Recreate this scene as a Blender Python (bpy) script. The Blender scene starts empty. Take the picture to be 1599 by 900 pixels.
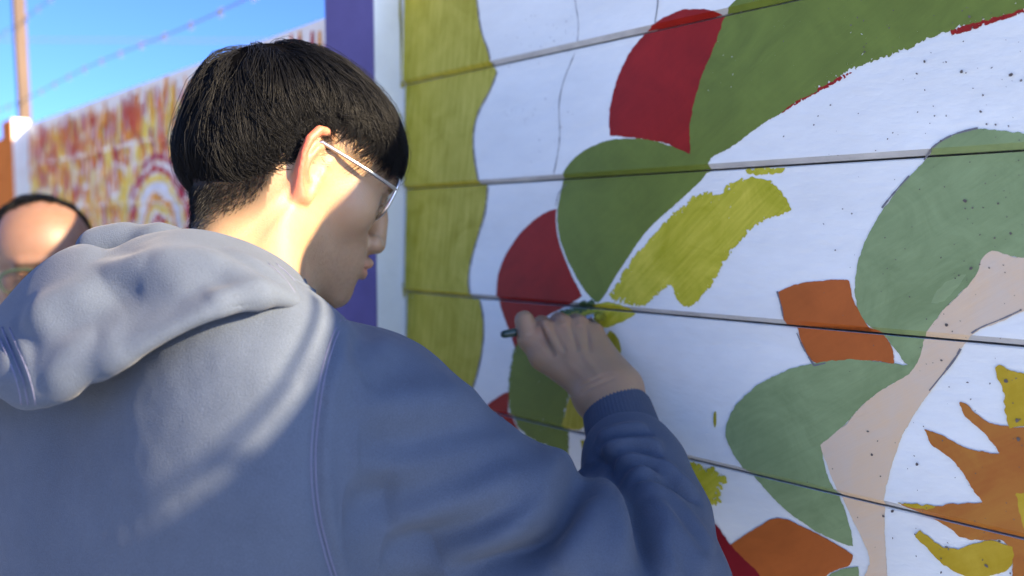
import bpy, math, random
import numpy as np
from mathutils import Vector, Matrix
from mathutils.bvhtree import BVHTree
from mathutils.kdtree import KDTree

DEBUG = False
random.seed(7)
rng = np.random.default_rng(11)
scene = bpy.context.scene
col = scene.collection

# ------------------------------------------------------------------ camera
CAM_H = 1.50
F_PX, IW, IH = 1300.0, 1599.0, 900.0
PITCH = math.radians(3.87)
cam_data = bpy.data.cameras.new('camera')
cam = bpy.data.objects.new('camera', cam_data)
col.objects.link(cam)
cam.location = (0, 0, CAM_H)
cam.rotation_euler = (math.pi / 2 - PITCH, 0, 0)
cam_data.sensor_width = 36.0
cam_data.lens = 36.0 * F_PX / IW
cam_data.clip_start = 0.02
cam_data.clip_end = 5000
cam_data.dof.use_dof = True
cam_data.dof.focus_distance = 0.68
cam_data.dof.aperture_fstop = 3.3
scene.camera = cam

# ------------------------------------------------------------------ light
SUN = Vector((0.825, -0.37, 0.405)).normalized()      # towards the sun: over the fence, from the right
elev = math.asin(SUN.z)
world = bpy.data.worlds.new('World')
scene.world = world
world.use_nodes = True
wn = world.node_tree
bg = wn.nodes['Background']
sky = wn.nodes.new('ShaderNodeTexSky')
sky.sky_type = 'NISHITA'
sky.sun_disc = False
sky.sun_elevation = elev
sky.sun_rotation = math.atan2(SUN.x, SUN.y)
sky.altitude = 200
sky.air_density = 0.33
sky.dust_density = 2.0
sky.ozone_density = 9.0
wn.links.new(sky.outputs['Color'], bg.inputs['Color'])
bg.inputs['Strength'].default_value = 0.11
sl = bpy.data.lights.new('sun', 'SUN')
sl.energy = 4.3
sl.angle = math.radians(0.53)
sl.color = (1.0, 0.77, 0.47)
so = bpy.data.objects.new('sun', sl)
col.objects.link(so)
so.rotation_euler = SUN.to_track_quat('Z', 'Y').to_euler()
so.location = SUN * 30
scene.view_settings.view_transform = 'Standard'
scene.view_settings.look = 'None'
scene.view_settings.exposure = 2.45
scene.view_settings.gamma = 1.0

# ------------------------------------------------------------------ helpers
CP, SP = math.cos(PITCH), math.sin(PITCH)

def ray(px, py):
    x = (px - IW / 2) / F_PX
    y = (IH / 2 - py) / F_PX
    return np.array([x, CP + y * SP, -SP + y * CP])

def at(px, py, depth):
    return np.array([0, 0, CAM_H]) + ray(px, py) * depth

# the fence: its direction, its plane, and wall coordinates u (along, to the near right), v (height), w (out of the wall)
WD = np.array([-0.6832, 0.7303, 0.0])
WN = np.array([-0.7303, -0.6832, 0.0])                    # out of the wall, to the painters' side
UP = np.array([0, 0, 1.0])
W0 = at(890, 380, 0.952)
DIST = -float(np.dot(W0 - np.array([0, 0, CAM_H]), WN))   # how far the camera stands from the fence
ORG = np.array([0, 0, 0]) - WN * DIST

def W(u, v, w=0.0):
    return ORG - WD * u + UP * v + WN * w

def px_to_uv(px, py, w=0.006):
    r = ray(px, py)
    t = -(DIST - w) / np.dot(r, WN)
    p = np.array([0, 0, CAM_H]) + r * t
    return float(np.dot(p - ORG, -WD)), float(p[2])

def tag(o, label=None, cat=None, group=None, kind=None):
    if label: o['label'] = label
    if cat: o['category'] = cat
    if group: o['group'] = group
    if kind: o['kind'] = kind
    return o

def empty(name, loc, label=None, cat=None, group=None):
    o = bpy.data.objects.new(name, None)
    o.empty_display_size = 0.1
    o.location = Vector(loc)
    col.objects.link(o)
    return tag(o, label, cat, group)

def mesh_obj(name, verts, faces, m, parent=None, smooth=False):
    me = bpy.data.meshes.new(name)
    if isinstance(verts, np.ndarray): verts = verts.tolist()
    if isinstance(faces, np.ndarray): faces = faces.tolist()
    me.from_pydata(verts, [], faces)
    if smooth:
        me.polygons.foreach_set('use_smooth', np.ones(len(me.polygons), dtype=bool))
    if m is not None: me.materials.append(m)
    me.update()
    o = bpy.data.objects.new(name, me)
    col.objects.link(o)
    if parent is not None: attach(o, parent)
    return o

def attach(o, parent):
    o.parent = parent
    p = parent
    loc = Vector((0, 0, 0))
    while p is not None:
        loc += p.location
        p = p.parent
    o.matrix_parent_inverse = Matrix.Translation(-loc)

class MB:
    """collects simple solids that become one mesh"""
    def __init__(s): s.v, s.f = [], []
    def add(s, v, f):
        b = len(s.v)
        s.v += [tuple(x) for x in v]
        s.f += [tuple(b + i for i in q) for q in f]
    def box(s, fn, a, b):
        c = [fn(x, y, z) for x in (a[0], b[0]) for y in (a[1], b[1]) for z in (a[2], b[2])]
        s.add(c, [(0, 1, 3, 2), (4, 6, 7, 5), (0, 4, 5, 1), (2, 3, 7, 6), (0, 2, 6, 4), (1, 5, 7, 3)])
    def tube(s, pts, rad, n=8):
        pts = [np.array(p, float) for p in pts]
        rads = rad if isinstance(rad, (list, tuple, np.ndarray)) else [rad] * len(pts)
        rings = []
        prev = None
        for i, p in enumerate(pts):
            t = pts[min(i + 1, len(pts) - 1)] - pts[max(i - 1, 0)]
            t /= np.linalg.norm(t) + 1e-12
            a = prev if prev is not None else (np.array([0, 0, 1.0]) if abs(t[2]) < .9 else np.array([1.0, 0, 0]))
            a = a - t * np.dot(a, t)
            a /= np.linalg.norm(a) + 1e-12
            prev = a
            b = np.cross(t, a)
            rings.append([p + rads[i] * (a * math.cos(k * 2 * math.pi / n) + b * math.sin(k * 2 * math.pi / n)) for k in range(n)])
        v = [q for r in rings for q in r]
        f = []
        for i in range(len(pts) - 1):
            for k in range(n):
                k2 = (k + 1) % n
                f.append((i * n + k, i * n + k2, (i + 1) * n + k2, (i + 1) * n + k))
        f.append(tuple(range(n))[::-1])
        f.append(tuple((len(pts) - 1) * n + k for k in range(n)))
        s.add(v, f)
    def build(s, name, m, parent=None, smooth=False):
        return mesh_obj(name, s.v, s.f, m, parent, smooth)

# ------------------------------------------------------------------ materials
def mat(name, c, rough=0.6, var=0.0, vscale=8.0, c2=None, bump=0.0, bscale=300.0, spec=0.5, sheen=0.0, stretch=None, metal=0.0):
    m = bpy.data.materials.new(name)
    m.use_nodes = True
    nt = m.node_tree
    b = nt.nodes['Principled BSDF']
    b.inputs['Roughness'].default_value = rough
    b.inputs['Specular IOR Level'].default_value = spec
    b.inputs['Metallic'].default_value = metal
    b.inputs['Base Color'].default_value = (*c, 1)
    if sheen:
        b.inputs['Sheen Weight'].default_value = sheen
        b.inputs['Sheen Roughness'].default_value = 0.5
    tc = nt.nodes.new('ShaderNodeTexCoord')
    src = tc.outputs['Object']
    if stretch:
        mp = nt.nodes.new('ShaderNodeMapping')
        mp.inputs['Rotation'].default_value = stretch[1]
        mp.inputs['Scale'].default_value = stretch[0]
        nt.links.new(src, mp.inputs['Vector'])
        src = mp.outputs['Vector']
    if var:
        n = nt.nodes.new('ShaderNodeTexNoise')
        n.inputs['Scale'].default_value = vscale
        n.inputs['Detail'].default_value = 6
        n.inputs['Roughness'].default_value = 0.65
        nt.links.new(src, n.inputs['Vector'])
        r = nt.nodes.new('ShaderNodeMapRange')
        r.inputs['From Min'].default_value = 0.32
        r.inputs['From Max'].default_value = 0.68
        nt.links.new(n.outputs['Fac'], r.inputs['Value'])
        mx = nt.nodes.new('ShaderNodeMix')
        mx.data_type = 'RGBA'
        d = c2 if c2 else tuple(min(1, x * (1 + var)) for x in c)
        lo = c if c2 else tuple(x * (1 - var) for x in c)
        mx.inputs['A'].default_value = (*lo, 1)
        mx.inputs['B'].default_value = (*d, 1)
        nt.links.new(r.outputs['Result'], mx.inputs['Factor'])
        nt.links.new(mx.outputs['Result'], b.inputs['Base Color'])
    if bump:
        n2 = nt.nodes.new('ShaderNodeTexNoise')
        n2.inputs['Scale'].default_value = bscale
        n2.inputs['Detail'].default_value = 4
        nt.links.new(src, n2.inputs['Vector'])
        bp = nt.nodes.new('ShaderNodeBump')
        bp.inputs['Strength'].default_value = 1.0
        bp.inputs['Distance'].default_value = bump
        nt.links.new(n2.outputs['Fac'], bp.inputs['Height'])
        nt.links.new(bp.outputs['Normal'], b.inputs['Normal'])
    return m

def paint(name, c, var=0.12, rough=0.5, bump=0.0003, ang=0.6, c2=None, streak=.45):
    # brushed wall paint: bristle streaks run along the stroke (ang: its slope on the wall), broad mottling under them
    m = mat(name, c, rough=rough, spec=0.2)
    nt = m.node_tree; b = nt.nodes['Principled BSDF']; L = nt.links.new
    tc = nt.nodes.new('ShaderNodeTexCoord')
    ux, uz = -WD * math.cos(ang) + UP * math.sin(ang), WD * math.sin(ang) + UP * math.cos(ang)
    cx = nt.nodes.new('ShaderNodeCombineXYZ')
    for k, (vec, s) in enumerate(((ux, 14.0), (uz, 210.0))):
        d = nt.nodes.new('ShaderNodeVectorMath'); d.operation = 'DOT_PRODUCT'
        L(tc.outputs['Object'], d.inputs[0]); d.inputs[1].default_value = tuple(vec * s)
        L(d.outputs['Value'], cx.inputs[k])
    st = nt.nodes.new('ShaderNodeTexNoise'); st.inputs['Scale'].default_value = 1.0; st.inputs['Detail'].default_value = 5; st.inputs['Roughness'].default_value = .6
    L(cx.outputs[0], st.inputs['Vector'])
    br = nt.nodes.new('ShaderNodeTexNoise'); br.inputs['Scale'].default_value = 17; br.inputs['Detail'].default_value = 6; br.inputs['Roughness'].default_value = .65; br.inputs['Distortion'].default_value = 1.2
    L(tc.outputs['Object'], br.inputs['Vector'])
    ma = nt.nodes.new('ShaderNodeMath'); ma.operation = 'MULTIPLY_ADD'; ma.inputs[1].default_value = .5 * streak; L(st.outputs['Fac'], ma.inputs[0])
    mb_ = nt.nodes.new('ShaderNodeMath'); mb_.operation = 'MULTIPLY'; mb_.inputs[1].default_value = 1 - .5 * streak; L(br.outputs['Fac'], mb_.inputs[0]); L(mb_.outputs[0], ma.inputs[2])
    rp = nt.nodes.new('ShaderNodeValToRGB')
    lo = c if c2 else tuple(x * (1 - var) for x in c)
    hi = c2 if c2 else tuple(min(1, x * (1 + var)) for x in c)
    rp.color_ramp.elements[0].position = .36; rp.color_ramp.elements[0].color = (*lo, 1)
    rp.color_ramp.elements[1].position = .64; rp.color_ramp.elements[1].color = (*hi, 1)
    L(ma.outputs[0], rp.inputs['Fac']); L(rp.outputs['Color'], b.inputs['Base Color'])
    bp = nt.nodes.new('ShaderNodeBump'); bp.inputs['Strength'].default_value = .8; bp.inputs['Distance'].default_value = bump
    L(st.outputs['Fac'], bp.inputs['Height']); L(bp.outputs['Normal'], b.inputs['Normal'])
    return m

# ------------------------------------------------------------------ numpy noise
_H = rng.random((64, 64, 64)).astype(np.float32)

def vnoise(p):
    p = np.asarray(p, np.float32)
    i = np.floor(p).astype(np.int64)
    f = p - i
    f = f * f * (3 - 2 * f)
    i &= 63
    j = (i + 1) & 63
    x0, y0, z0 = i[..., 0], i[..., 1], i[..., 2]
    x1, y1, z1 = j[..., 0], j[..., 1], j[..., 2]
    fx, fy, fz = f[..., 0], f[..., 1], f[..., 2]
    a = _H[x0, y0, z0] * (1 - fx) + _H[x1, y0, z0] * fx
    b = _H[x0, y1, z0] * (1 - fx) + _H[x1, y1, z0] * fx
    c = _H[x0, y0, z1] * (1 - fx) + _H[x1, y0, z1] * fx
    d = _H[x0, y1, z1] * (1 - fx) + _H[x1, y1, z1] * fx
    return (a * (1 - fy) + b * fy) * (1 - fz) + (c * (1 - fy) + d * fy) * fz - 0.5

def fbm(p, o=4):
    p = np.asarray(p, np.float32)
    s, a = 0, 1.0
    for k in range(o):
        s = s + a * vnoise(p * (2 ** k) + 17.3 * k)
        a *= 0.55
    return s

# ------------------------------------------------------------------ solids from distance fields
def sph(p, c, r):
    return np.linalg.norm(p - np.asarray(c, np.float32), axis=-1) - r

def ell(p, c, R, M=None):
    q = p - np.asarray(c, np.float32)
    if M is not None: q = q @ np.asarray(M, np.float32).T
    R = np.asarray(R, np.float32)
    k0 = np.linalg.norm(q / R, axis=-1)
    k1 = np.linalg.norm(q / (R * R), axis=-1) + 1e-9
    return k0 * (k0 - 1) / k1

def cap(p, a, b, ra, rb=None):
    a = np.asarray(a, np.float32); b = np.asarray(b, np.float32)
    rb = ra if rb is None else rb
    d = b - a
    h = np.clip(((p - a) @ d) / (d @ d + 1e-12), 0, 1)
    return np.linalg.norm(p - a - h[..., None] * d, axis=-1) - (ra + (rb - ra) * h)

def tri(p, a, b, c, r):
    a, b, c = (np.asarray(x, np.float32) for x in (a, b, c))
    ba, cb, ac = b - a, c - b, a - c
    n = np.cross(ba, ac)
    pa, pb, pc = p - a, p - b, p - c
    def ed(e, q):
        return ((e * np.clip((q @ e) / (e @ e), 0, 1)[..., None] - q) ** 2).sum(-1)
    out = (np.sign(pa @ np.cross(ba, n)) + np.sign(pb @ np.cross(cb, n)) + np.sign(pc @ np.cross(ac, n))) < 2
    de = np.minimum(np.minimum(ed(ba, pa), ed(cb, pb)), ed(ac, pc))
    df = (pa @ n) ** 2 / (n @ n)
    return np.sqrt(np.where(out, de, df)) - r

def smin(a, b, k):
    h = np.maximum(k - np.abs(a - b), 0) / k
    return np.minimum(a, b) - h * h * k * 0.25

def smax(a, b, k):
    return -smin(-a, -b, k)

def chain(p, pts, k=None):
    d = None
    for (a, ra), (b, rb) in zip(pts[:-1], pts[1:]):
        e = cap(p, a, b, ra, rb)
        d = e if d is None else (np.minimum(d, e) if not k else smin(d, e, k))
    return d

def nets(f, lo, hi, h, B=10):
    lo = np.asarray(lo, np.float32); hi = np.asarray(hi, np.float32)
    nb = np.ceil((hi - lo) / (h * B)).astype(int)
    n = nb * B
    bi = np.stack(np.meshgrid(*[np.arange(k) for k in nb], indexing='ij'), -1).reshape(-1, 3)
    cen = lo + (bi * B + (B - 1) / 2) * h
    fc = np.concatenate([f(cen[i:i + 200000].astype(np.float32)) for i in range(0, len(cen), 200000)])
    V = np.repeat(np.repeat(np.repeat(np.where(fc < 0, -1, 1).astype(np.float32).reshape(nb), B, 0), B, 1), B, 2)
    near = np.nonzero(np.abs(fc) < B * h * 1.25 + 0.004)[0]
    loc = np.stack(np.meshgrid(*[np.arange(B)] * 3, indexing='ij'), -1).reshape(-1, 3)
    for s in range(0, len(near), 300):
        ids = near[s:s + 300]
        P = lo + (bi[ids][:, None, :] * B + loc[None]) * h
        val = f(P.reshape(-1, 3).astype(np.float32)).reshape(len(ids), B, B, B)
        for k, q in enumerate(bi[ids]):
            V[q[0] * B:q[0] * B + B, q[1] * B:q[1] * B + B, q[2] * B:q[2] * B + B] = val[k]
    ins = V < 0
    cnt = np.zeros(tuple(n - 1), np.int8)
    offs = [(x, y, z) for x in (0, 1) for y in (0, 1) for z in (0, 1)]
    for x, y, z in offs:
        cnt += ins[x:n[0] - 1 + x, y:n[1] - 1 + y, z:n[2] - 1 + z]
    cells = np.argwhere((cnt > 0) & (cnt < 8))
    cv = np.stack([V[cells[:, 0] + x, cells[:, 1] + y, cells[:, 2] + z] for x, y, z in offs], 1)
    acc = np.zeros((len(cells), 3)); num = np.zeros(len(cells))
    oa = np.array(offs, float)
    for i in range(8):
        for j in range(i + 1, 8):
            if abs(oa[i] - oa[j]).sum() != 1: continue
            m = (cv[:, i] < 0) != (cv[:, j] < 0)
            t = np.where(m, cv[:, i] / np.where(m, cv[:, i] - cv[:, j], 1), 0)
            acc += np.where(m[:, None], oa[i] + t[:, None] * (oa[j] - oa[i]), 0)
            num += m
    verts = lo + (cells + acc / num[:, None]) * h
    idx = -np.ones(tuple(n - 1), np.int32)
    idx[cells[:, 0], cells[:, 1], cells[:, 2]] = np.arange(len(cells))
    quads = []
    for ax in range(3):
        u, v = (ax + 1) % 3, (ax + 2) % 3
        s0 = [slice(1, n[k] - 1) for k in range(3)]
        s1 = list(s0)
        s0[ax] = slice(0, n[ax] - 1); s1[ax] = slice(1, n[ax])
        A, Bq = ins[tuple(s0)], ins[tuple(s1)]
        ch = np.argwhere(A != Bq)
        st = np.array([1, 1, 1]); st[ax] = 0
        g = ch + st
        fl = A[ch[:, 0], ch[:, 1], ch[:, 2]]
        eu = np.eye(3, dtype=int)[u]; ev = np.eye(3, dtype=int)[v]
        q = np.stack([idx[tuple((g - a * eu - b * ev).T)] for a, b in ((1, 1), (0, 1), (0, 0), (1, 0))], 1)
        q = np.where(fl[:, None], q, q[:, ::-1])
        quads.append(q[(q >= 0).all(1)])
    return verts, np.concatenate(quads)

def normals(v, q):
    n = np.zeros_like(v)
    fn = np.cross(v[q[:, 2]] - v[q[:, 0]], v[q[:, 3]] - v[q[:, 1]])
    for k in range(4): np.add.at(n, q[:, k], fn)
    return n / (np.linalg.norm(n, axis=1, keepdims=True) + 1e-12)

def relax(v, q, it=2, lam=0.5):
    for _ in range(it):
        s = np.zeros_like(v); c = np.zeros(len(v))
        for k in range(4):
            for a in (1, 3):
                np.add.at(s, q[:, k], v[q[:, (k + a) % 4]]); np.add.at(c, q[:, k], 1)
        v = v + lam * (s / np.maximum(c, 1)[:, None] - v)
    return v

def set_attr(o, name, vals):
    a = o.data.attributes.new(name, 'FLOAT', 'POINT')
    a.data.foreach_set('value', np.asarray(vals, np.float32))
# ================================================================== the setting
M = {}
M['ground'] = mat('ground', (0.42, 0.46, 0.49), 0.9, 0.2, 3, bump=0.004, bscale=40)
M['plank'] = mat('plank_paint', (0.80, 0.825, 0.77), 0.55, 0.075, 5, bump=0.0012, bscale=45, spec=0.35, stretch=((1, 1, 2.6), (0, 0, 0)))
M['edge_shade'] = mat('shaded_plank_edge', (0.40, 0.41, 0.42), 0.8, c2=(0.56, 0.57, 0.56), var=.2, vscale=30)  # shade along the plank laps put into the edge colour
M['post_white'] = mat('post_white', (0.72, 0.75, 0.72), 0.6, 0.06, 14, bump=0.001, bscale=60)
M['purple'] = mat('purple_paint', (0.125, 0.105, 0.25), 0.75, 0.10, 14, bump=0.0008, bscale=60, spec=.12)
M['olive'] = paint('olive_paint', (0.31, 0.28, 0.008), c2=(0.53, 0.47, 0.07), ang=1.45, streak=1.1)
M['olive2'] = paint('fresh_olive_paint', (0.37, 0.36, 0.008), c2=(0.63, 0.56, 0.06), rough=0.42, ang=.75, bump=0.0006, streak=.75)
M['red'] = paint('crimson_paint', (0.29, 0.015, 0.009), 0.16)
M['green'] = paint('leaf_green_paint', (0.150, 0.20, 0.034), 0.13)
M['dkgreen'] = paint('dark_green_paint', (0.06, 0.11, 0.035), 0.25)
M['sage'] = paint('sage_paint', (0.20, 0.275, 0.115), c2=(0.275, 0.365, 0.165))
M['sage_light'] = paint('pale_sage_paint', (0.285, 0.375, 0.17), 0.12)
M['orange'] = paint('orange_paint', (0.44, 0.115, 0.022), 0.10)
M['peach'] = paint('peach_paint', (0.74, 0.54, 0.33), c2=(0.68, 0.55, 0.40))
M['gold'] = paint('golden_paint', (0.44, 0.29, 0.006), c2=(0.55, 0.38, 0.03))
M['rust'] = paint('rust_paint', (0.40, 0.125, 0.02), c2=(0.47, 0.19, 0.03))
M['maroon'] = paint('maroon_paint', (0.22, 0.008, 0.014), 0.1)
M['wash'] = paint('yellow_wash', (0.74, 0.77, 0.66), c2=(0.79, 0.79, 0.76))
M['mint'] = paint('mint_wash', (0.76, 0.82, 0.74), 0.05)
M['pencil'] = mat('pencil', (0.16, 0.16, 0.17), 0.7)
M['chip'] = mat('paint_chip', (0.12, 0.10, 0.085), 0.8, 0.4, 60)
M['wood'] = mat('weathered_wood', (0.075, 0.048, 0.030), 0.8, 0.3, 40, bump=0.001, bscale=80, stretch=((1, 1, .1), (0, 0, 0)))
M['steel'] = mat('weathered_wire', (0.13, 0.13, 0.14), 0.7)

ground = mesh_obj('ground', [(-900, -900, 0), (900, -900, 0), (900, 900, 0), (-900, 900, 0)], [(0, 1, 2, 3)], M['ground'])
tag(ground, kind='structure', label='pale dry concrete ground')

# ---- the fence of lapped planks, its mural
PITCHV, LAP0 = 0.1441, 1.4144
TOPV = 1.869
U_L, U_R = -0.962, 2.2
SLOT, CH = 0.0019, 0.0046

def plank_w(v):
    k = math.floor((v - LAP0) / PITCHV + 1e-6)
    lo = LAP0 + k * PITCHV
    s = v - lo
    s = max(0.0, s - SLOT)
    if s < CH: return 0.0040 + (0.0098 - 0.0040) * s / CH
    return 0.0098 - 0.0050 * (s - CH) / (PITCHV - SLOT - CH)

wall = empty('plank_fence', W(0, 0, 0), 'long lapped plank fence painted with a half finished flower mural', 'fence')
KLO = int(math.floor((0.03 - LAP0) / PITCHV)) + 1
KHI = int(math.ceil((TOPV - LAP0) / PITCHV))
for k in range(KLO, KHI):
    lo = LAP0 + k * PITCHV
    hi = lo + PITCHV
    tp = min(hi, TOPV)
    wtop = plank_w(tp - 1e-4)
    prof = [(lo + SLOT, -0.0155), (lo + SLOT, 0.0040), (lo + SLOT + CH, 0.0098), (tp - .0012, wtop), (tp, wtop - .0012), (tp, -0.0155)]
    du = 0.0006 * random.uniform(-1, 1)
    v = [W(u + du, a, b) for u in (U_L, U_R) for a, b in prof]
    n = len(prof)
    f = [(i, (i + 1) % n, n + (i + 1) % n, n + i) for i in range(n)] + [tuple(range(n))[::-1], tuple(range(n, 2 * n))]
    o = mesh_obj('plank', v, f, M['plank'], wall)
    o.data.materials.append(M['edge_shade'])
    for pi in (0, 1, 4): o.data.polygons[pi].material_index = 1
mb = MB()
mb.box(W, (U_L, 0, -0.045), (U_R, TOPV - .004, -0.0160))
mb.build('backing_board', M['plank'], wall)

def dense(poly, closed=True, it=2):
    p = [np.array(q, float) for q in poly]
    for _ in range(it):
        n = len(p); out = []
        for i in range(n):
            a, b, c = p[i - 1], p[i], p[(i + 1) % n]
            if not closed and i in (0, n - 1):
                out.append(b); continue
            d1, d2 = b - a, c - b
            cs = np.dot(d1, d2) / (np.linalg.norm(d1) * np.linalg.norm(d2) + 1e-9)
            if cs < 0.35: out.append(b)
            else: out += [b - d1 * .25, b + d2 * .25]
        p = out
    return p

def uvpoly(px, smooth=True, w=0.006):
    q = dense(px) if smooth else px
    return np.array([px_to_uv(x, y, w) for x, y in q])

def sdist(P, poly):
    """signed distance, positive inside"""
    x, y = P[:, 0], P[:, 1]
    d = np.full(len(P), 1e9); ins = np.zeros(len(P), bool)
    n = len(poly)
    for i in range(n):
        a, b = poly[i], poly[(i + 1) % n]
        e = b - a
        qx, qy = x - a[0], y - a[1]
        t = np.clip((qx * e[0] + qy * e[1]) / (e @ e + 1e-15), 0, 1)
        d = np.minimum(d, (qx - t * e[0]) ** 2 + (qy - t * e[1]) ** 2)
        c = ((a[1] > y) != (b[1] > y)) & (x < (b[0] - a[0]) * (y - a[1]) / (b[1] - a[1] + 1e-15) + a[0])
        ins ^= c
    return np.where(ins, 1, -1) * np.sqrt(d)

_order = [0]
def patch(name, px_polys, m, label=None, **kw):
    o = None
    for p in px_polys:
        _order[0] = max(0, _order[0] - (1 if p is not px_polys[0] else 0))
        o = patch1(name, [p], m, label, **kw)
    return o
def patch1(name, px_polys, m, label=None, rough=0.0012, dry=0.0, step=0.001, surf=plank_w, to3=W, vbands=None, dry_at=None, parent=None, raw=False, seed=0.0, fscale=260):
    """a sheet of dried paint with a brushed edge lying on the planks"""
    _order[0] += 1
    off = 0.00025 + 0.000025 * _order[0]
    polys = [p if raw else uvpoly(p) for p in px_polys]
    allp = np.concatenate(polys)
    u0, u1 = allp[:, 0].min() - .006, allp[:, 0].max() + .006
    v0, v1 = allp[:, 1].min() - .004, allp[:, 1].max() + .004
    us = np.arange(u0, u1 + step, step)
    V, Fc = [], []
    if vbands is None:
        ks = range(int(math.floor((v0 - LAP0) / PITCHV)), int(math.floor((v1 - LAP0) / PITCHV)) + 1)
        vbands = [(LAP0 + k * PITCHV, LAP0 + (k + 1) * PITCHV) for k in ks]
    for lo, hi in vbands:
        a, b = max(lo, v0), min(hi, v1)
        if b - a < 1e-4: continue
        vs = list(np.linspace(a, b - 1e-5, max(2, int((b - a) / step))))
        if a == lo: vs = [lo + SLOT, lo + SLOT + CH] + [x for x in vs if x > lo + SLOT + CH + step * .5]
        vs = np.array(vs)
        G = np.stack(np.meshgrid(us, vs, indexing='ij'), -1).reshape(-1, 2)
        S = np.full(len(G), -1e9)
        for p in polys: S = np.maximum(S, sdist(G, p))
        q = np.concatenate([G * fscale, np.full((len(G), 1), seed + 3.1 * _order[0])], 1)
        q[:, 2] *= 1.0
        S = S + rough * (1.0 * fbm(q, 3) + 1.0 * fbm(q * [.28, .28, 1], 2))
        if dry:
            near = np.exp(-np.maximum(S, 0) / dry)
            if dry_at is not None:
                dm = np.full(len(G), 1e9)
                for x, y in dry_at:
                    c = np.array(px_to_uv(x, y)); dm = np.minimum(dm, np.linalg.norm(G - c, axis=1))
                near = near * np.exp(-(dm / 0.045) ** 2) * 1.6
            hole = fbm(np.concatenate([G * [520, 520], np.full((len(G), 1), 9.7)], 1), 2)
            S = np.where(hole > 0.42 - 0.62 * near, np.minimum(S, (0.42 - 0.62 * near - hole) * 0.004), S)
        S = S.reshape(len(us), len(vs))
        pos = {}
        def vert(u, v, extra=0.0):
            key = (round(u, 7), round(v, 7), extra)
            if key not in pos:
                pos[key] = len(V)
                V.append(to3(u, v, surf(v) + off if not extra else extra))
            return pos[key]
        I = S > 0
        full = I[:-1, :-1] & I[1:, :-1] & I[:-1, 1:] & I[1:, 1:]
        anyi = I[:-1, :-1] | I[1:, :-1] | I[:-1, 1:] | I[1:, 1:]
        for j in range(len(vs) - 1):
            r = full[:, j]
            d = np.diff(np.concatenate([[0], r.astype(np.int8), [0]]))
            for s, e in zip(np.nonzero(d == 1)[0], np.nonzero(d == -1)[0]):
                Fc.append((vert(us[s], vs[j]), vert(us[e], vs[j]), vert(us[e], vs[j + 1]), vert(us[s], vs[j + 1])))
            if j == 0 and a == lo:
                for s, e in zip(np.nonzero(d == 1)[0], np.nonzero(d == -1)[0]):
                    Fc.append((vert(us[s], lo + SLOT - .0003, 0.0025), vert(us[e], lo + SLOT - .0003, 0.0025), vert(us[e], lo + SLOT), vert(us[s], lo + SLOT)))
        for i, j in np.argwhere(anyi & ~full):
            c = [(i, j), (i + 1, j), (i + 1, j + 1), (i, j + 1)]
            pl = []
            for t in range(4):
                A, B = c[t], c[(t + 1) % 4]
                sa, sb = S[A], S[B]
                if sa > 0: pl.append(vert(us[A[0]], vs[A[1]]))
                if (sa > 0) != (sb > 0):
                    f = sa / (sa - sb)
                    f = min(max(f, .02), .98)
                    pl.append(vert(us[A[0]] + f * (us[B[0]] - us[A[0]]), vs[A[1]] + f * (vs[B[1]] - vs[A[1]])))
            if len(pl) >= 3: Fc.append(tuple(pl))
    if not Fc: return None
    o = mesh_obj(name, [tuple(x) for x in V], Fc, m, parent or wall)
    if label: o['label'] = label
    return o

def line_on(name, lines, m, *a, **kw):
    for ln in lines: line1(name, [ln], m, *a, **kw)
def line1(name, lines, m, width=0.0009, parent=None, label=None, jit=0.0003):
    _order[0] += 1
    off = 0.00025 + 0.000025 * _order[0]
    V, Fc = [], []
    for ln in lines:
        q = [np.array(px_to_uv(*p)) for p in dense(ln, closed=False)]
        pts = []
        for a, b in zip(q[:-1], q[1:]):
            n = max(1, int(np.linalg.norm(b - a) / .004))
            pts += [a + (b - a) * t / n for t in range(n)]
        pts.append(q[-1])
        for a, b in zip(pts[:-1], pts[1:]):
            if plank_w(a[1]) - plank_w(b[1]) > .003 or plank_w(b[1]) - plank_w(a[1]) > .004: continue
            d = (b - a) / (np.linalg.norm(b - a) + 1e-9)
            nn = np.array([-d[1], d[0]]) * width * random.uniform(.3, .75)
            bb = len(V)
            for s in (a - nn, b - nn, b + nn, a + nn): V.append(tuple(W(s[0], s[1], plank_w(s[1]) + off)))
            Fc.append((bb, bb + 1, bb + 2, bb + 3))
    o = mesh_obj(name, V, Fc, m, parent or wall)
    if label: o['label'] = label
    return o

# the painted shapes, far to near
patch('painted_petal', [[(1010, 48), (1040, 28), (1070, 15), (1110, 15), (1136, 28), (1122, 60), (1102, 110), (1090, 160), (1084, 200), (1085, 246), (1060, 233), (1040, 223), (1000, 216), (955, 212), (952, 180), (960, 135), (975, 95), (992, 68)]], M['red'], 'crimson petal at the top between white and green', rough=.0011)
patch('painted_streak', [[(1193, 190), (1240, 152), (1290, 130), (1345, 104), (1335, 116), (1285, 142), (1245, 164), (1200, 192)], [(1484, 46), (1520, 34), (1600, 10), (1600, 20), (1520, 48), (1487, 57)]], M['red'], 'thin crimson streaks under the big green leaf', rough=.0006, dry=.0015)
patch('painted_leaf', [[(1130, 26), (1165, -12), (1180, -40), (1400, -150), (1700, -260), (1900, -260), (1900, -95), (1760, -40), (1640, 2), (1565, 25), (1500, 42), (1440, 70), (1385, 92), (1335, 110), (1280, 140), (1240, 163), (1200, 190), (1165, 215), (1140, 235), (1112, 245), (1108, 268), (1080, 268), (1081, 243), (1078, 200), (1085, 160), (1100, 110), (1120, 60)]], M['green'], 'big leaf green shape running off the top', rough=.0016, dry=.0025, dry_at=[(1400, 85), (1360, 95), (1440, 70)])
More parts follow.
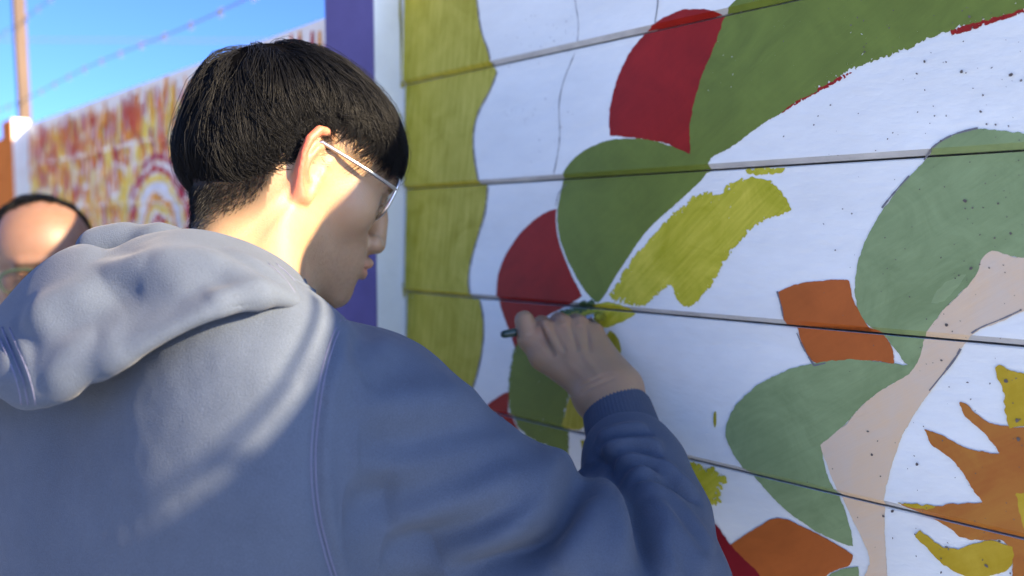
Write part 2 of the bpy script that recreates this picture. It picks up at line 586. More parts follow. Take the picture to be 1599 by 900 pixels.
patch('painted_leaf', [[(882, 268), (905, 241), (940, 222), (980, 216), (1020, 219), (1060, 231), (1092, 246), (1108, 262), (1092, 285), (1060, 315), (1020, 350), (990, 390), (965, 430), (945, 465), (937, 474), (915, 455), (890, 410), (873, 370), (870, 330), (875, 300)]], M['green'], 'round green leaf below the crimson petal', rough=.0010)
patch('painted_petal', [[(869, 327), (850, 332), (820, 355), (795, 390), (780, 425), (778, 470), (785, 492), (795, 514), (803, 540), (808, 548), (822, 520), (850, 495), (880, 480), (906, 468), (913, 462), (890, 420), (872, 372), (868, 342)]], M['red'], 'crimson petal just above the painting hand', rough=.0010)
patch('painted_leaf', [[(805, 536), (798, 570), (795, 610), (800, 650), (812, 675), (835, 690), (870, 705), (887, 718), (890, 680), (882, 660), (895, 600), (905, 560), (870, 530), (830, 520)]], M['green'], 'green leaf under the painting hand', rough=.0012, dry=.002)
patch('painted_petal', [[(764, 632), (785, 616), (798, 611), (796, 650), (814, 680), (790, 672)]], M['red'], 'small crimson petal beside the sleeve', rough=.001)
patch('painted_petal', [[(893, 610), (880, 668), (912, 674), (935, 645), (972, 556), (968, 530), (952, 514), (928, 560)], [(906, 688), (912, 718), (940, 720), (935, 690)]], M['olive'], 'olive petal behind the wrist', rough=.0010)
patch('painted_petal', [[(950, 462), (975, 425), (1000, 390), (1040, 345), (1070, 312), (1104, 294), (1122, 304), (1140, 288), (1165, 277), (1200, 279), (1222, 300), (1240, 328), (1200, 345), (1172, 362), (1150, 390), (1130, 420), (1112, 450), (1085, 482), (1066, 481), (1050, 447), (1030, 460), (1005, 481), (975, 475)], [(1163, 265), (1190, 261), (1226, 262), (1222, 270), (1190, 274), (1168, 273)]], M['olive2'], 'thick fresh olive brush stroke in the middle of the mural', rough=.0026, dry=.003, dry_at=[(1180, 370), (1140, 400), (960, 455), (1090, 300)])
patch('painted_blotch', [[(872, 490), (905, 480), (930, 474), (960, 471), (985, 481), (993, 491), (972, 503), (948, 514), (925, 508), (885, 500)]], M['olive2'], 'wet olive dab at the brush tip', rough=.0012)
patch('painted_blotch', [[(866, 489), (900, 475), (925, 467), (938, 471), (925, 485), (890, 494)]], M['dkgreen'], 'dark green dab above the knuckles', rough=.0016, dry=.003)
band = [[(600, -60), (738, -60), (745, 0), (752, 50), (765, 78), (771, 107), (600, 135)],
        [(600, 134), (773, 106), (775, 114), (765, 142), (746, 175), (739, 212), (743, 252), (751, 289), (600, 297)],
        [(600, 296), (760, 288), (758, 330), (746, 372), (736, 410), (733, 440), (738, 468), (600, 460)],
        [(600, 460), (748, 467), (755, 500), (755, 540), (746, 588), (738, 612), (732, 640), (600, 640)],
        [(600, 638), (728, 636), (722, 700), (735, 760), (715, 830), (600, 830)]]
bp = []
for q in band:
    a = uvpoly(q)
    a[:, 0] = np.maximum(a[:, 0], U_L + .003)
    bp.append(a)
patch('painted_border', bp, M['olive'], 'wavy olive border down the far end of the planks', rough=.0006, raw=True)
line_on('pencil_line', [[(738, -60), (746, 0), (753, 50), (766, 78), (771, 104)], [(776, 112), (766, 142), (747, 175), (740, 212), (744, 252), (752, 287)],
        [(761, 292), (759, 330), (747, 372), (737, 410), (734, 440), (739, 465)], [(749, 470), (756, 500), (756, 540), (747, 588), (739, 612)]], M['pencil'], .0022)
line_on('pencil_line', [[(896, -40), (900, 0), (908, 40), (905, 72)], [(897, 84), (880, 125), (873, 165), (878, 215), (871, 262), (866, 281)], [(884, 288), (872, 300), (868, 322)], [(1030, -20), (1031, 10), (1026, 40)]], M['pencil'], .0009)
patch('painted_leaf', [[(1444, 250), (1462, 228), (1490, 212), (1530, 202), (1570, 204), (1640, 214), (1740, 250), (1800, 330), (1760, 390), (1640, 405), (1580, 402), (1552, 388), (1533, 404), (1530, 430), (1500, 460), (1470, 490), (1442, 530), (1438, 560), (1430, 582), (1402, 552), (1385, 527), (1355, 506), (1341, 480), (1337, 440), (1345, 395), (1365, 350), (1390, 310), (1420, 275)]], M['sage'], 'large sage leaf at the near edge', rough=.0014)
patch('painted_streak', [[(1457, 472), (1467, 449), (1498, 431), (1511, 428), (1487, 461), (1469, 474)]], M['sage_light'], 'paler strokes on the large sage leaf', rough=.0014)
patch('painted_square', [[(1217, 456), (1245, 443), (1290, 437), (1329, 437), (1335, 470), (1357, 506), (1366, 520), (1229, 510), (1224, 480)], [(1243, 508), (1255, 545), (1272, 571), (1310, 564), (1350, 561), (1396, 568), (1395, 545), (1378, 520), (1366, 510)]], M['orange'], 'orange square lying across two planks', rough=.0009)
patch('painted_leaf', [[(1134, 675), (1140, 650), (1160, 620), (1200, 590), (1250, 571), (1310, 561), (1370, 564), (1428, 572), (1428, 585), (1390, 600), (1350, 630), (1320, 665), (1284, 695), (1295, 740), (1312, 778), (1328, 820), (1333, 853), (1310, 847), (1270, 827), (1230, 800), (1190, 760), (1168, 735), (1145, 705)]], M['sage'], 'drooping sage leaf below the orange square', rough=.0012)
patch('painted_stem', [[(1533, 404), (1552, 389), (1580, 402), (1640, 405), (1760, 390), (1800, 420), (1720, 445), (1640, 468), (1570, 500), (1530, 515), (1505, 535), (1495, 560), (1470, 590), (1440, 630), (1415, 670), (1400, 710), (1387, 755), (1381, 800), (1382, 850), (1390, 930), (1335, 930), (1362, 882), (1352, 850), (1325, 800), (1302, 745), (1284, 695), (1320, 665), (1350, 630), (1390, 600), (1426, 582), (1441, 545), (1442, 530), (1470, 490), (1500, 460), (1530, 430)]], M['peach'], 'pale peach stem curving down the near planks', rough=.0011)
patch('painted_square', [[(1141, 851), (1180, 825), (1217, 804), (1260, 825), (1300, 845), (1334, 866), (1330, 884), (1300, 890), (1282, 912), (1275, 960), (1195, 960), (1170, 880)]], M['orange'], 'orange square at the bottom beside the sleeve', rough=.0009)
patch('painted_leaf', [[(1283, 910), (1310, 888), (1342, 884), (1350, 960), (1275, 960)]], M['sage'], 'corner of a sage leaf at the bottom edge', rough=.001)
patch('painted_petal', [[(1100, 790), (1142, 852), (1195, 900), (1215, 960), (1080, 960), (1080, 800)]], M['maroon'], 'maroon petal behind the elbow', rough=.0012)
patch('painted_ray', [[(1444, 669), (1469, 677), (1498, 695), (1521, 701), (1564, 709), (1553, 695), (1538, 675), (1509, 651), (1499, 627), (1508, 628), (1524, 645), (1544, 659), (1579, 667), (1660, 672), (1780, 690), (1900, 780), (1900, 1000), (1585, 1000), (1579, 886), (1584, 862), (1564, 842), (1550, 845), (1498, 840), (1483, 825), (1454, 807), (1425, 796), (1406, 784), (1440, 788), (1469, 790), (1483, 784), (1512, 784), (1538, 784), (1515, 755), (1504, 732), (1480, 709), (1457, 696)]], M['rust'], 'rust coloured sunflower rays at the near edge', rough=.0011)
patch('painted_ray', [[(1552, 573), (1565, 569), (1578, 580), (1640, 592), (1700, 560), (1690, 668), (1605, 664), (1579, 667), (1572, 645), (1568, 610), (1559, 590)]], M['gold'], 'golden ray pointing up at the near edge', rough=.0016)
patch('painted_ray', [[(1429, 836), (1437, 828), (1454, 841), (1475, 855), (1498, 858), (1527, 847), (1556, 845), (1582, 854), (1582, 886), (1556, 899), (1521, 903), (1498, 898), (1480, 884), (1457, 869)], [(1406, 783), (1440, 786), (1469, 789), (1450, 794), (1430, 793)], [(1590, 770), (1660, 760), (1740, 800), (1660, 850), (1600, 830)]], M['gold'], 'golden ray curling at the bottom of the sunflower', rough=.0016)
patch('painted_petal', [[(1060, 712), (1090, 721), (1120, 733), (1147, 748), (1125, 766), (1132, 786), (1108, 796), (1092, 790), (1060, 745)]], M['olive2'], 'ragged olive dab behind the elbow', rough=.004, dry=.006)
patch('painted_streak', [[(1117, 643), (1121, 641), (1122, 662), (1119, 669), (1117, 660)]], M['olive'], 'lone olive tick on the white plank', rough=.0005)
line_on('pencil_line', [[(1597, 484), (1570, 497), (1530, 512), (1508, 530)], [(1500, 545), (1492, 560), (1470, 588), (1452, 610)], [(1443, 250), (1462, 228), (1492, 210), (1530, 201)], [(1420, 275), (1395, 303), (1378, 325)], [(1217, 455), (1225, 482), (1229, 508)], [(1244, 520), (1256, 546), (1272, 571), (1290, 567)]], M['pencil'], .0012)

# flaked spots where the paint has chipped
def chips(name, spots, m, surf, to3, parent):
    V, Fc = [], []
    for u, v, r in spots:
        n = random.randint(5, 8); b = len(V); a0 = random.random() * 6
        el = random.uniform(.5, 1); th = random.uniform(0, 3)
        for k in range(n):
            a = a0 + k * 2 * math.pi / n
            x, y = r * random.uniform(.7, 1.2) * math.cos(a), r * el * random.uniform(.7, 1.2) * math.sin(a)
            x, y = x * math.cos(th) - y * math.sin(th), x * math.sin(th) + y * math.cos(th)
            V.append(tuple(to3(u + x, v + y, surf(v) + .0018)))
        Fc.append(tuple(range(b, b + n)))
    o = mesh_obj(name, V, Fc, m, parent)
    o['kind'] = 'stuff'
    return o
spots = [(*px_to_uv(x, y), r * .00029) for x, y, r in [(1508, 314, 6), (1504, 113, 5), (1434, 116, 4), (1581, 118, 5), (1597, 127, 4), (1446, 97, 4), (1330, 40, 4), (1340, 28, 3), (1350, 33, 3), (1515, 27, 4), (1551, 107, 3), (1560, 318, 4), (1538, 150, 3), (1535, 176, 3), (1544, 195, 3), (1578, 198, 3), (1481, 182, 3), (1463, 182, 3), (1519, 419, 5), (1482, 507, 5), (1471, 563, 4), (1512, 597, 4), (1572, 595, 6), (1590, 656, 6), (1592, 685, 5), (1435, 724, 5), (1394, 798, 6), (1380, 806, 5), (1479, 854, 5), (1541, 883, 6), (1471, 893, 4), (1432, 868, 3), (1561, 845, 4), (1365, 709, 4), (1358, 673, 4), (1395, 840, 3), (1228, 214, 3), (1300, 165, 3), (1275, 196, 3), (1352, 82, 3), (1351, 74, 3), (1390, 218, 3), (1332, 334, 3), (1288, 350, 3), (1307, 391, 3), (1225, 65, 3), (1532, 367, 3), (1555, 372, 3), (1500, 430, 3), (1473, 221, 3), (1520, 325, 3), (1580, 365, 4)]]
for _ in range(190):
    x = 1599 - abs(random.gauss(0, 1)) * 170; y = random.uniform(0, 900) ** 1.0
    if x < 1150: continue
    spots.append((*px_to_uv(x, y), random.choice([1.2, 1.5, 2, 2.5]) * .00030))
for _ in range(60):
    spots.append((*px_to_uv(random.uniform(790, 900), random.choice([random.gauss(60, 25), random.gauss(165, 30)])), random.uniform(1, 2.2) * .00036))
chips('paint_chips', spots, M['chip'], plank_w, W, wall)

# ---- posts and the mural fence beyond
def post(u0, u1, w1, top, faces, label, group):
    t = empty('fence_post', W((u0 + u1) / 2, 0, 0), label, 'fence post', group)
    mb = MB(); mb.box(W, (u0, 0.0, -.05), (u1, top, w1))
    mb.build('post_body', faces[0], t)
    mb = MB(); mb.box(W, (u0 + .0005, 0.0, w1 + .0003), (u1 - .0012, top - .001, w1 + .0023))
    mb.build('post_facing', faces[1], t)
    return t
PU1, PU0, PWD = -0.9645, -1.089, 0.052
p1 = post(PU0, PU1, PWD, 1.897, (M['post_white'], M['purple']), 'fence post with purple front and white side behind the young painter', 'fence posts')
# olive dabs on the white side of the post
mb = MB()
def side(w_, v_, e=0.0): return W(PU1 + .0006 + e, v_, w_)
for pts in [[(.012, 1.665), (.018, 1.664), (.0145, 1.628), (.008, 1.60), (.006, 1.64)], [(.006, 1.43), (.011, 1.427), (.008, 1.405), (.004, 1.41)], [(0.012, 1.80), (.004, 1.90), (.0105, 1.88), (.0105, 1.70), (0.004, 1.70)]]:
    mb = MB()
    mb.add([side(w_, v_) for w_, v_ in pts], [tuple(range(len(pts)))])
    mb.build('paint_dab', M['olive'], p1)
# ---- the fence beyond the post: the orange mural
U_E = -3.18
MURW = -0.05
mural = empty('mural_fence', W((U_E + PU0) / 2, 0, MURW), 'fence covered in red, orange and yellow dabs with painted rainbow arcs', 'fence')
M['mural'] = mat('mural_ground', (0.80, 0.72, 0.62), 0.9, 0.10, 5, bump=0.001, bscale=40, spec=.04)
PM = 0.146
MTOP = 1.860
k = 0
z = MTOP
mural_bands = []
while z > 0.05:
    lo = max(0.02, z - PM)
    prof = [(lo, -.012), (lo, 0.0045), (lo + .003, .0075), (z, 0.001), (z, -.012)]
    v = [W(u, a, MURW + b) for u in (U_E, PU0) for a, b in prof]
    f = [(i, (i + 1) % 5, 5 + (i + 1) % 5, 5 + i) for i in range(5)] + [(4, 3, 2, 1, 0), (5, 6, 7, 8, 9)]
    mesh_obj('plank', v, f, M['mural'], mural)
    mural_bands.append((lo, z))
    z -= PM
daubcol = [('red', (0.50, 0.055, 0.05)), ('vermilion', (0.66, 0.16, 0.07)), ('orange', (0.80, 0.34, 0.06)), ('yellow', (0.85, 0.60, 0.12)), ('magenta', (0.42, 0.06, 0.10)), ('white', (0.75, 0.72, 0.72))]
DM = {n: mat(n + '_daub', c, 0.9, 0.15, 20, spec=.04) for n, c in daubcol}
def mw(v):
    for lo, hi in mural_bands:
        if lo <= v < hi:
            s = v - lo
            return MURW + (0.0045 + s if s < .003 else 0.0075 - 0.0065 * (s - .003) / (hi - lo - .003))
    return MURW + .002
R2 = random.Random(5)
daubs = {n: ([], []) for n, _ in daubcol}
def daub(n, pts, w):
    V, Fc = daubs[n]
    off = .0006 + R2.random() * .0022
    m = len(pts); b = len(V); L, Rr = [], []
    for i, p in enumerate(pts):
        t = np.array(pts[min(i + 1, m - 1)]) - np.array(pts[max(i - 1, 0)])
        t = t / (np.linalg.norm(t) + 1e-9)
        nn = np.array([-t[1], t[0]]) * w * (.45 if i in (0, m - 1) else 1) * R2.uniform(.8, 1.1)
        L.append(np.array(p) + nn); Rr.append(np.array(p) - nn)
    for a in L + Rr: V.append(tuple(W(a[0], a[1], mw(a[1]) + off)))
    for i in range(m - 1): Fc.append((b + i, b + i + 1, b + m + i + 1, b + m + i))
arcs = [(-2.03, 1.475, (.20, .178, .156, .132, .108, .082, .056), ('magenta', 'red', 'yellow', 'white', 'orange', 'yellow', 'red'))]
def in_arc(u, v):
    return any(math.hypot((u - a[0]), v - a[1]) < max(a[2]) + .012 for a in arcs)
for row in range(38):
    v = MTOP - .022 - row * .037
    if v < 0.5: break
    u = U_E + .02
    while u < PU0 - .01:
        uu = u + R2.uniform(-.008, .008); vv = v + R2.uniform(-.013, .013)
        top = max(0, 1 - row / 5.0)
        h = R2.uniform(.014, .034) * (1 + .5 * top); w = R2.uniform(.008, .014)
        cset = ['red', 'vermilion', 'vermilion', 'orange', 'red'] if R2.random() < top * .95 else ['orange', 'yellow', 'orange', 'vermilion', 'yellow', 'yellow', 'red', 'orange']
        if not in_arc(uu, vv) and vv + h < MTOP - .002:
            lean = R2.uniform(-.008, .008)
            daub(R2.choice(cset), [(uu - lean, vv - h), (uu, vv), (uu + lean, vv + h)], w)
        u += R2.uniform(.021, .034)
for cu, cv, rs, cs in arcs:
    for r, c in zip(rs, cs):
        for a0 in range(0, 180, 15):
            rj = R2.uniform(-.006, .006)
            pts = [(cu + (r + rj) * math.cos(math.radians(a)), cv + (r + rj) * math.sin(math.radians(a))) for a in np.linspace(a0, a0 + 14, 4)]
            daub(c, pts, R2.uniform(.006, .012))
for n, (V, Fc) in daubs.items():
    o = mesh_obj('paint_daubs', V, Fc, DM[n], mural)
    o['kind'] = 'stuff'; o['label'] = n + ' paint dabs on the mural fence'
M['terracotta'] = mat('terracotta_paint', (0.60, 0.17, 0.03), 0.9, 0.12, 12, spec=.04)
post(-3.32, -3.184, .0, 1.876, (M['post_white'], M['terracotta']), 'far fence post with orange front and white side at the left edge', 'fence posts')
# farther fence boards after that post (terracotta)
far = empty('board_fence', W(-4.2, 0, -.02), 'orange painted board fence beyond the far post', 'fence')
z = 1.85
while z > .05:
    lo = max(.02, z - PM)
    mb = MB(); mb.box(W, (-5.8, lo + .003, -.08), (-3.322, z, -.06))
    mb.build('plank', M['terracotta'], far)
    z -= PM

# wooden stake and barbed wire over the fence
stake = empty('wooden_stake', W(-3.45, 0, -.10), 'thin brown wooden stake rising behind the white topped post', 'stake')
mb = MB()
def stk(x, y, zz): return W(-3.45 + x - .06 * (zz - 1.85), zz, -.10 + y)
mb.box(stk, (-.018, -.018, 0.0), (.018, .018, 2.75))
mb.build('stake_shaft', M['wood'], stake)
def barbed(v, wv, label, u0=-6.0, u1=2.4, sag=.012, r=.0014, barb=.016):
    mb = MB()
    us = np.arange(u0, u1, .02)
    for ph in (0, math.pi):
        mb.tube([W(u, v + r * math.sin(u * 95 + ph) - sag * math.sin((u - u0) * 1.9) ** 2, wv + r * math.cos(u * 95 + ph)) for u in us], r * .8, 5)
    for u in np.arange(u0 + .05, u1, .16):
        vv = v - sag * math.sin((u - u0) * 1.9) ** 2
        for s in (-1, 1):
            mb.tube([W(u - .009 * s, vv - barb * .6, wv - .006), W(u, vv, wv + .004), W(u + .009 * s, vv + barb * .6, wv - .006)], .0016, 4)
        mb.tube([W(u - .008, vv, wv), W(u + .008, vv, wv)], .0032, 5)
    o = mb.build('barbed_wire', M['steel'])
    return tag(o, label, 'barbed wire', 'barbed wire strands above the fence')
barbed(1.990, -.10, 'lowest barbed wire strand just above the mural fence')
barbed(2.305, -.14, 'high barbed wire strand at the top left of the sky', sag=.008)
# unseen pipe added to shade a band of the hoodie, sparing the face
mb = MB(); mb.tube([W(u, TOPV + .033 + .0015 * math.sin(u * 3), -.004) for u in np.arange(.38, U_R, .2)], .0030, 10)
pipe = mb.build('shadow_rail', M['steel'], smooth=True)
tag(pipe, 'unseen thin metal rail added above the plank fence to cast a shadow band', 'rail')
for u in np.arange(.6, U_R, .7):  # brackets added to carry the shadow-casting pipe
    mb = MB(); mb.tube([W(u, TOPV - .05, -.020), W(u, TOPV + .031, -.006)], .004, 6)
    mb.build('shadow_rail_bracket', M['steel'], pipe)
# far overhead cable
mb = MB(); mb.tube([(-60 + 12 * i, 62, 15.4 + .012 * (i - 5) ** 2) for i in range(11)], .05, 5)
tag(mb.build('overhead_cable', M['steel']), 'faint dark cable crossing the sky', 'cable')

# ---- pressing folds into cloth and creases into skin
def ray_hit(bvh, px, py):
    r = Vector(ray(px, py)).normalized()
    h = bvh.ray_cast(Vector((0, 0, CAM_H)), r)
    return None if h[0] is None else np.array(h[0])

def trace(bvh, pts, step=6.0):
    """a line drawn on cloth: the pixel polyline laid on the surface it meets"""
    out = []
    q = dense(pts, closed=False, it=2)
    for a, b in zip(q[:-1], q[1:]):
        n = max(1, int(np.linalg.norm(b - a) / step))
        for t in range(n):
            c = a + (b - a) * t / n
            h = ray_hit(bvh, c[0], c[1])
            if h is not None: out.append(h)
    h = ray_hit(bvh, *q[-1])
    if h is not None: out.append(h)
    return np.array(out)

def fold(v, q, folds, bvh, gain=1.0):
    """press creases and raise rolls of cloth along lines: (pixels, width m, height m, side roll)"""
    n = normals(v, q)
    disp = np.zeros(len(v))
    for pts, w, h, roll in folds:
        L = trace(bvh, pts)
        if len(L) < 2: continue
        lo, hi = L.min(0) - 4 * w, L.max(0) + 4 * w
        idx = np.nonzero(((v > lo) & (v < hi)).all(1))[0]
        if not len(idx): continue
        best = np.full(len(idx), 1e9); par = np.zeros(len(idx)); sgn = np.zeros(len(idx))
        P = v[idx]; N = n[idx]
        m = len(L) - 1
        for i in range(m):
            e = L[i + 1] - L[i]
            t = np.clip(((P - L[i]) @ e) / (e @ e + 1e-15), 0, 1)
            dv = P - L[i] - t[:, None] * e
            d = np.linalg.norm(dv, axis=1)
            k = d < best
            best = np.where(k, d, best); par = np.where(k, (i + t) / m, par)
            s = (np.cross(np.broadcast_to(e, P.shape), dv) * N).sum(1)
            sgn = np.where(k, np.sign(s), sgn)
        tap = np.clip(np.sin(np.clip(par, 0.0, 1) * math.pi), 0, 1) ** .6
        x = best / w * sgn
        prof = np.exp(-x * x) * h
        if roll: prof = prof + roll * np.exp(-((x - 1.9) / 1.25) ** 2)
        disp[idx] += prof * tap
    return v + n * (disp * gain)[:, None]

# ================================================================== people
def skin_mat(name, c, red=(0.50, 0.11, 0.065), dark=(0.02, 0.017, 0.016)):
    m = bpy.data.materials.new(name); m.use_nodes = True
    nt = m.node_tree; b = nt.nodes['Principled BSDF']
    L = nt.links.new
    tc = nt.nodes.new('ShaderNodeTexCoord')
    n = nt.nodes.new('ShaderNodeTexNoise'); n.inputs['Scale'].default_value = 45; n.inputs['Detail'].default_value = 6
    L(tc.outputs['Object'], n.inputs['Vector'])
    def mixc(fac, a, bb):
        mx = nt.nodes.new('ShaderNodeMix'); mx.data_type = 'RGBA'
        if hasattr(fac, 'links'): L(fac, mx.inputs['Factor'])
        else: mx.inputs['Factor'].default_value = fac
        for s, v in (('A', a), ('B', bb)):
            if isinstance(v, tuple): mx.inputs[s].default_value = (*v, 1)
            else: L(v, mx.inputs[s])
        return mx.outputs['Result']
    base = mixc(n.outputs['Fac'], tuple(x * .86 for x in c), tuple(min(1, x * 1.14) for x in c))
    def attr(k):
        a = nt.nodes.new('ShaderNodeAttribute'); a.attribute_name = k; return a.outputs['Fac']
    base = mixc(attr('blush'), base, red)
    base = mixc(attr('hairy'), base, dark)
    L(base, b.inputs['Base Color'])
    b.inputs['Roughness'].default_value = 0.48
    sp_ = nt.nodes.new('ShaderNodeMapRange'); L(attr('hairy'), sp_.inputs['Value'])
    sp_.inputs['To Min'].default_value = .4; sp_.inputs['To Max'].default_value = .02
    L(sp_.outputs['Result'], b.inputs['Specular IOR Level'])
    b.inputs['Subsurface Weight'].default_value = 0.35
    b.inputs['Subsurface Radius'].default_value = (1.0, 0.32, 0.15)
    b.inputs['Subsurface Scale'].default_value = 0.006
    n2 = nt.nodes.new('ShaderNodeTexNoise'); n2.inputs['Scale'].default_value = 700; n2.inputs['Detail'].default_value = 3
    L(tc.outputs['Object'], n2.inputs['Vector'])
    bp = nt.nodes.new('ShaderNodeBump'); bp.inputs['Strength'].default_value = .5; bp.inputs['Distance'].default_value = .0006
    L(n2.outputs['Fac'], bp.inputs['Height']); L(bp.outputs['Normal'], b.inputs['Normal'])
    return m

EAR_RIM = [(.011, .006), (.0135, .017), (.009, .0275), (-.001, .032), (-.0125, .0285), (-.0185, .017), (-.0185, .003), (-.0145, -.011), (-.009, -.022), (-.003, -.0285), (.003, -.0285), (.0065, -.021), (.0075, -.012)]

def ear_sdf(q, s):
    """q in head space already mirrored so that the ear is on +y"""
    # ear plane: hinge at its front edge, swung out
    o = np.array([-.002, .0705, .004], np.float32)
    th = math.radians(30); tl = math.radians(-4)
    A = np.array([math.cos(th), -math.sin(th), 0]); N = np.array([math.sin(th), math.cos(th), 0]); B = np.array([0, 0, 1.0])
    A, B = A * math.cos(tl) + B * math.sin(tl), B * math.cos(tl) - A * math.sin(tl)
    Mx = np.stack([A, B, N]).astype(np.float32)
    p = (q - o) @ Mx.T / s
    def lift(a, b): return .002 + .10 * ((a + .004) ** 2 + (b * .6) ** 2) / .02 * .25
    rim = [(np.array([a, b, lift(a, b) + .003]), .0031 + (.0010 if i in (3, 4, 5, 9, 10) else 0)) for i, (a, b) in enumerate(EAR_RIM)]
    d = chain(p, rim)
    # the shell of the ear
    pl = ell(p, (-.004, .004, .0005), (.0155, .0265, .0042))
    lobe = ell(p, (-.002, -.0205, .002), (.0075, .0095, .0040))
    d = smin(d, smin(pl, lobe, .004), .003)
    anti = chain(p, [(np.array([.002, .021, .004]), .0026), (np.array([-.006, .015, .0052]), .003), (np.array([-.0105, .004, .0055]), .0032), (np.array([-.0095, -.007, .0052]), .003), (np.array([-.004, -.0135, .005]), .0026)])
    d = smin(d, anti, .003)
    d = smin(d, ell(p, (.0075, -.004, .0045), (.0042, .0055, .0038)), .0025)
    d = smax(d, -ell(p, (.0005, -.0015, .0035), (.0074, .0108, .0085)), .0022)
    d = smax(d, -ell(p, (.003, .024, .0052), (.0065, .0042, .0030)), .002)
    back = ell(p, (.000, .002, -.008), (.010, .017, .010))
    d = smin(d, back, .006)
    return d * s

def head_sdf(p, ears=True, detail=True):
    q = p.copy(); q[:, 1] = np.abs(q[:, 1])
    d = ell(p, (-.006, 0, .037), (.088, .0735, .078))
    d = smin(d, ell(p, (-.034, 0, .000), (.058, .064, .056)), .03)
    d = smin(d, ell(p, (.040, 0, .042), (.052, .060, .058)), .03)
    d = smin(d, ell(p, (.034, 0, -.030), (.050, .054, .066)), .03)
    jaw = cap(q, (.002, .050, -.050), (.066, .014, -.091), .015, .015)
    jaw = smin(jaw, cap(q, (-.002, .056, -.008), (.002, .050, -.050), .012, .014), .02)
    d = smin(d, jaw, .026)
    d = smin(d, ell(p, (.0745, 0, -.0925), (.0165, .019, .0135)), .014)
    d = smin(d, ell(p, (.060, 0, -.060), (.034, .036, .032)), .02)
    d = smin(d, sph(q, (.052, .046, -.014), .020), .024)
    d = smin(d, cap(q, (.080, .036, .026), (.088, .008, .024), .010), .014)
    # sockets, eyeballs
    d = smax(d, -ell(q, (.099, .032, .006), (.018, .018, .011)), .012)
    d = smin(d, sph(q, (.0725, .0315, .006), .0128), .002)
    d = smin(d, ell(q, (.073, .0315, .0115), (.0135, .0155, .0055)), .003)
    d = smin(d, ell(q, (.0735, .0315, .0005), (.0125, .0145, .0035)), .003)
    # nose
    d = smin(d, chain(p, [(np.array([.086, 0, .020]), .0065), (np.array([.098, 0, -.008]), .0075), (np.array([.1020, 0, -.032]), .0090)]), .010)
    d = smin(d, sph(q, (.0955, .0115, -.0345), .0085), .006)
    d = smin(d, cap(p, (.103, 0, -.036), (.092, 0, -.043), .0045), .005)
    # mouth
    d = smin(d, chain(q, [(np.array([.0985, .0045, -.0535]), .0052), (np.array([.0945, .012, -.0555]), .0048), (np.array([.0850, .0225, -.0605]), .0030)]), .005)
    d = smin(d, chain(q, [(np.array([.0960, .000, -.0665]), .0062), (np.array([.0930, .011, -.0655]), .0055), (np.array([.0850, .0215, -.0615]), .0030)]), .005)
    d = smax(d, -ell(p, (.094, 0, -.0765), (.007, .016, .0045)), .006)
    if detail:
        d = smax(d, -chain(q, [(np.array([.1035, 0, -.0595]), .0011), (np.array([.0985, .011, -.0605]), .0011), (np.array([.0880, .0235, -.0612]), .0012)]), .0022)
        d = smax(d, -ell(q, (.0975, .0075, -.0415), (.006, .0038, .0035)), .002)
        d = smax(d, -cap(q, (.086, .0235, -.0065 + .006 - .0015), (.0835, .0395, .0045), .0007), .001)
    if ears:
        d = smin(d, ear_sdf(q, 1.0), .004)
    return d

def frame(yaw, pitch, roll=0.0):
    """rows: forward, left, up.  yaw from +X towards +Y; pitch>0 looks down"""
    h = np.array([math.cos(yaw), math.sin(yaw), 0])
    Fv = h * math.cos(pitch) - UP * math.sin(pitch)
    U = h * math.sin(pitch) + UP * math.cos(pitch)
    Lv = np.cross(U, Fv)
    if roll:
        Lv, U = Lv * math.cos(roll) + U * math.sin(roll), U * math.cos(roll) - Lv * math.sin(roll)
    return np.stack([Fv, Lv, U])

def bump01(x, a, b):
    t = np.clip((x - a) / (b - a), 0, 1)
    return t * t * (3 - 2 * t)

# ------------------------------------------------------------------ the young painter
HM = frame(math.radians(30), math.radians(20), math.radians(0))
E_R = at(470, 258, .712)                                   # right ear
HC = E_R + HM[1] * .075 + HM[0] * .012
def to_h(p): return ((p - HC.astype(np.float32)) @ HM.T.astype(np.float32)).astype(np.float32)
def from_h(q): return HC + np.asarray(q, float) @ HM

NECK0 = from_h((-.014, 0, -.045))
NECK1 = at(388, 480, .725)
PELVIS = np.array([-.265, .75, .93])

def rel(px, py, d): return at(px, py, d)

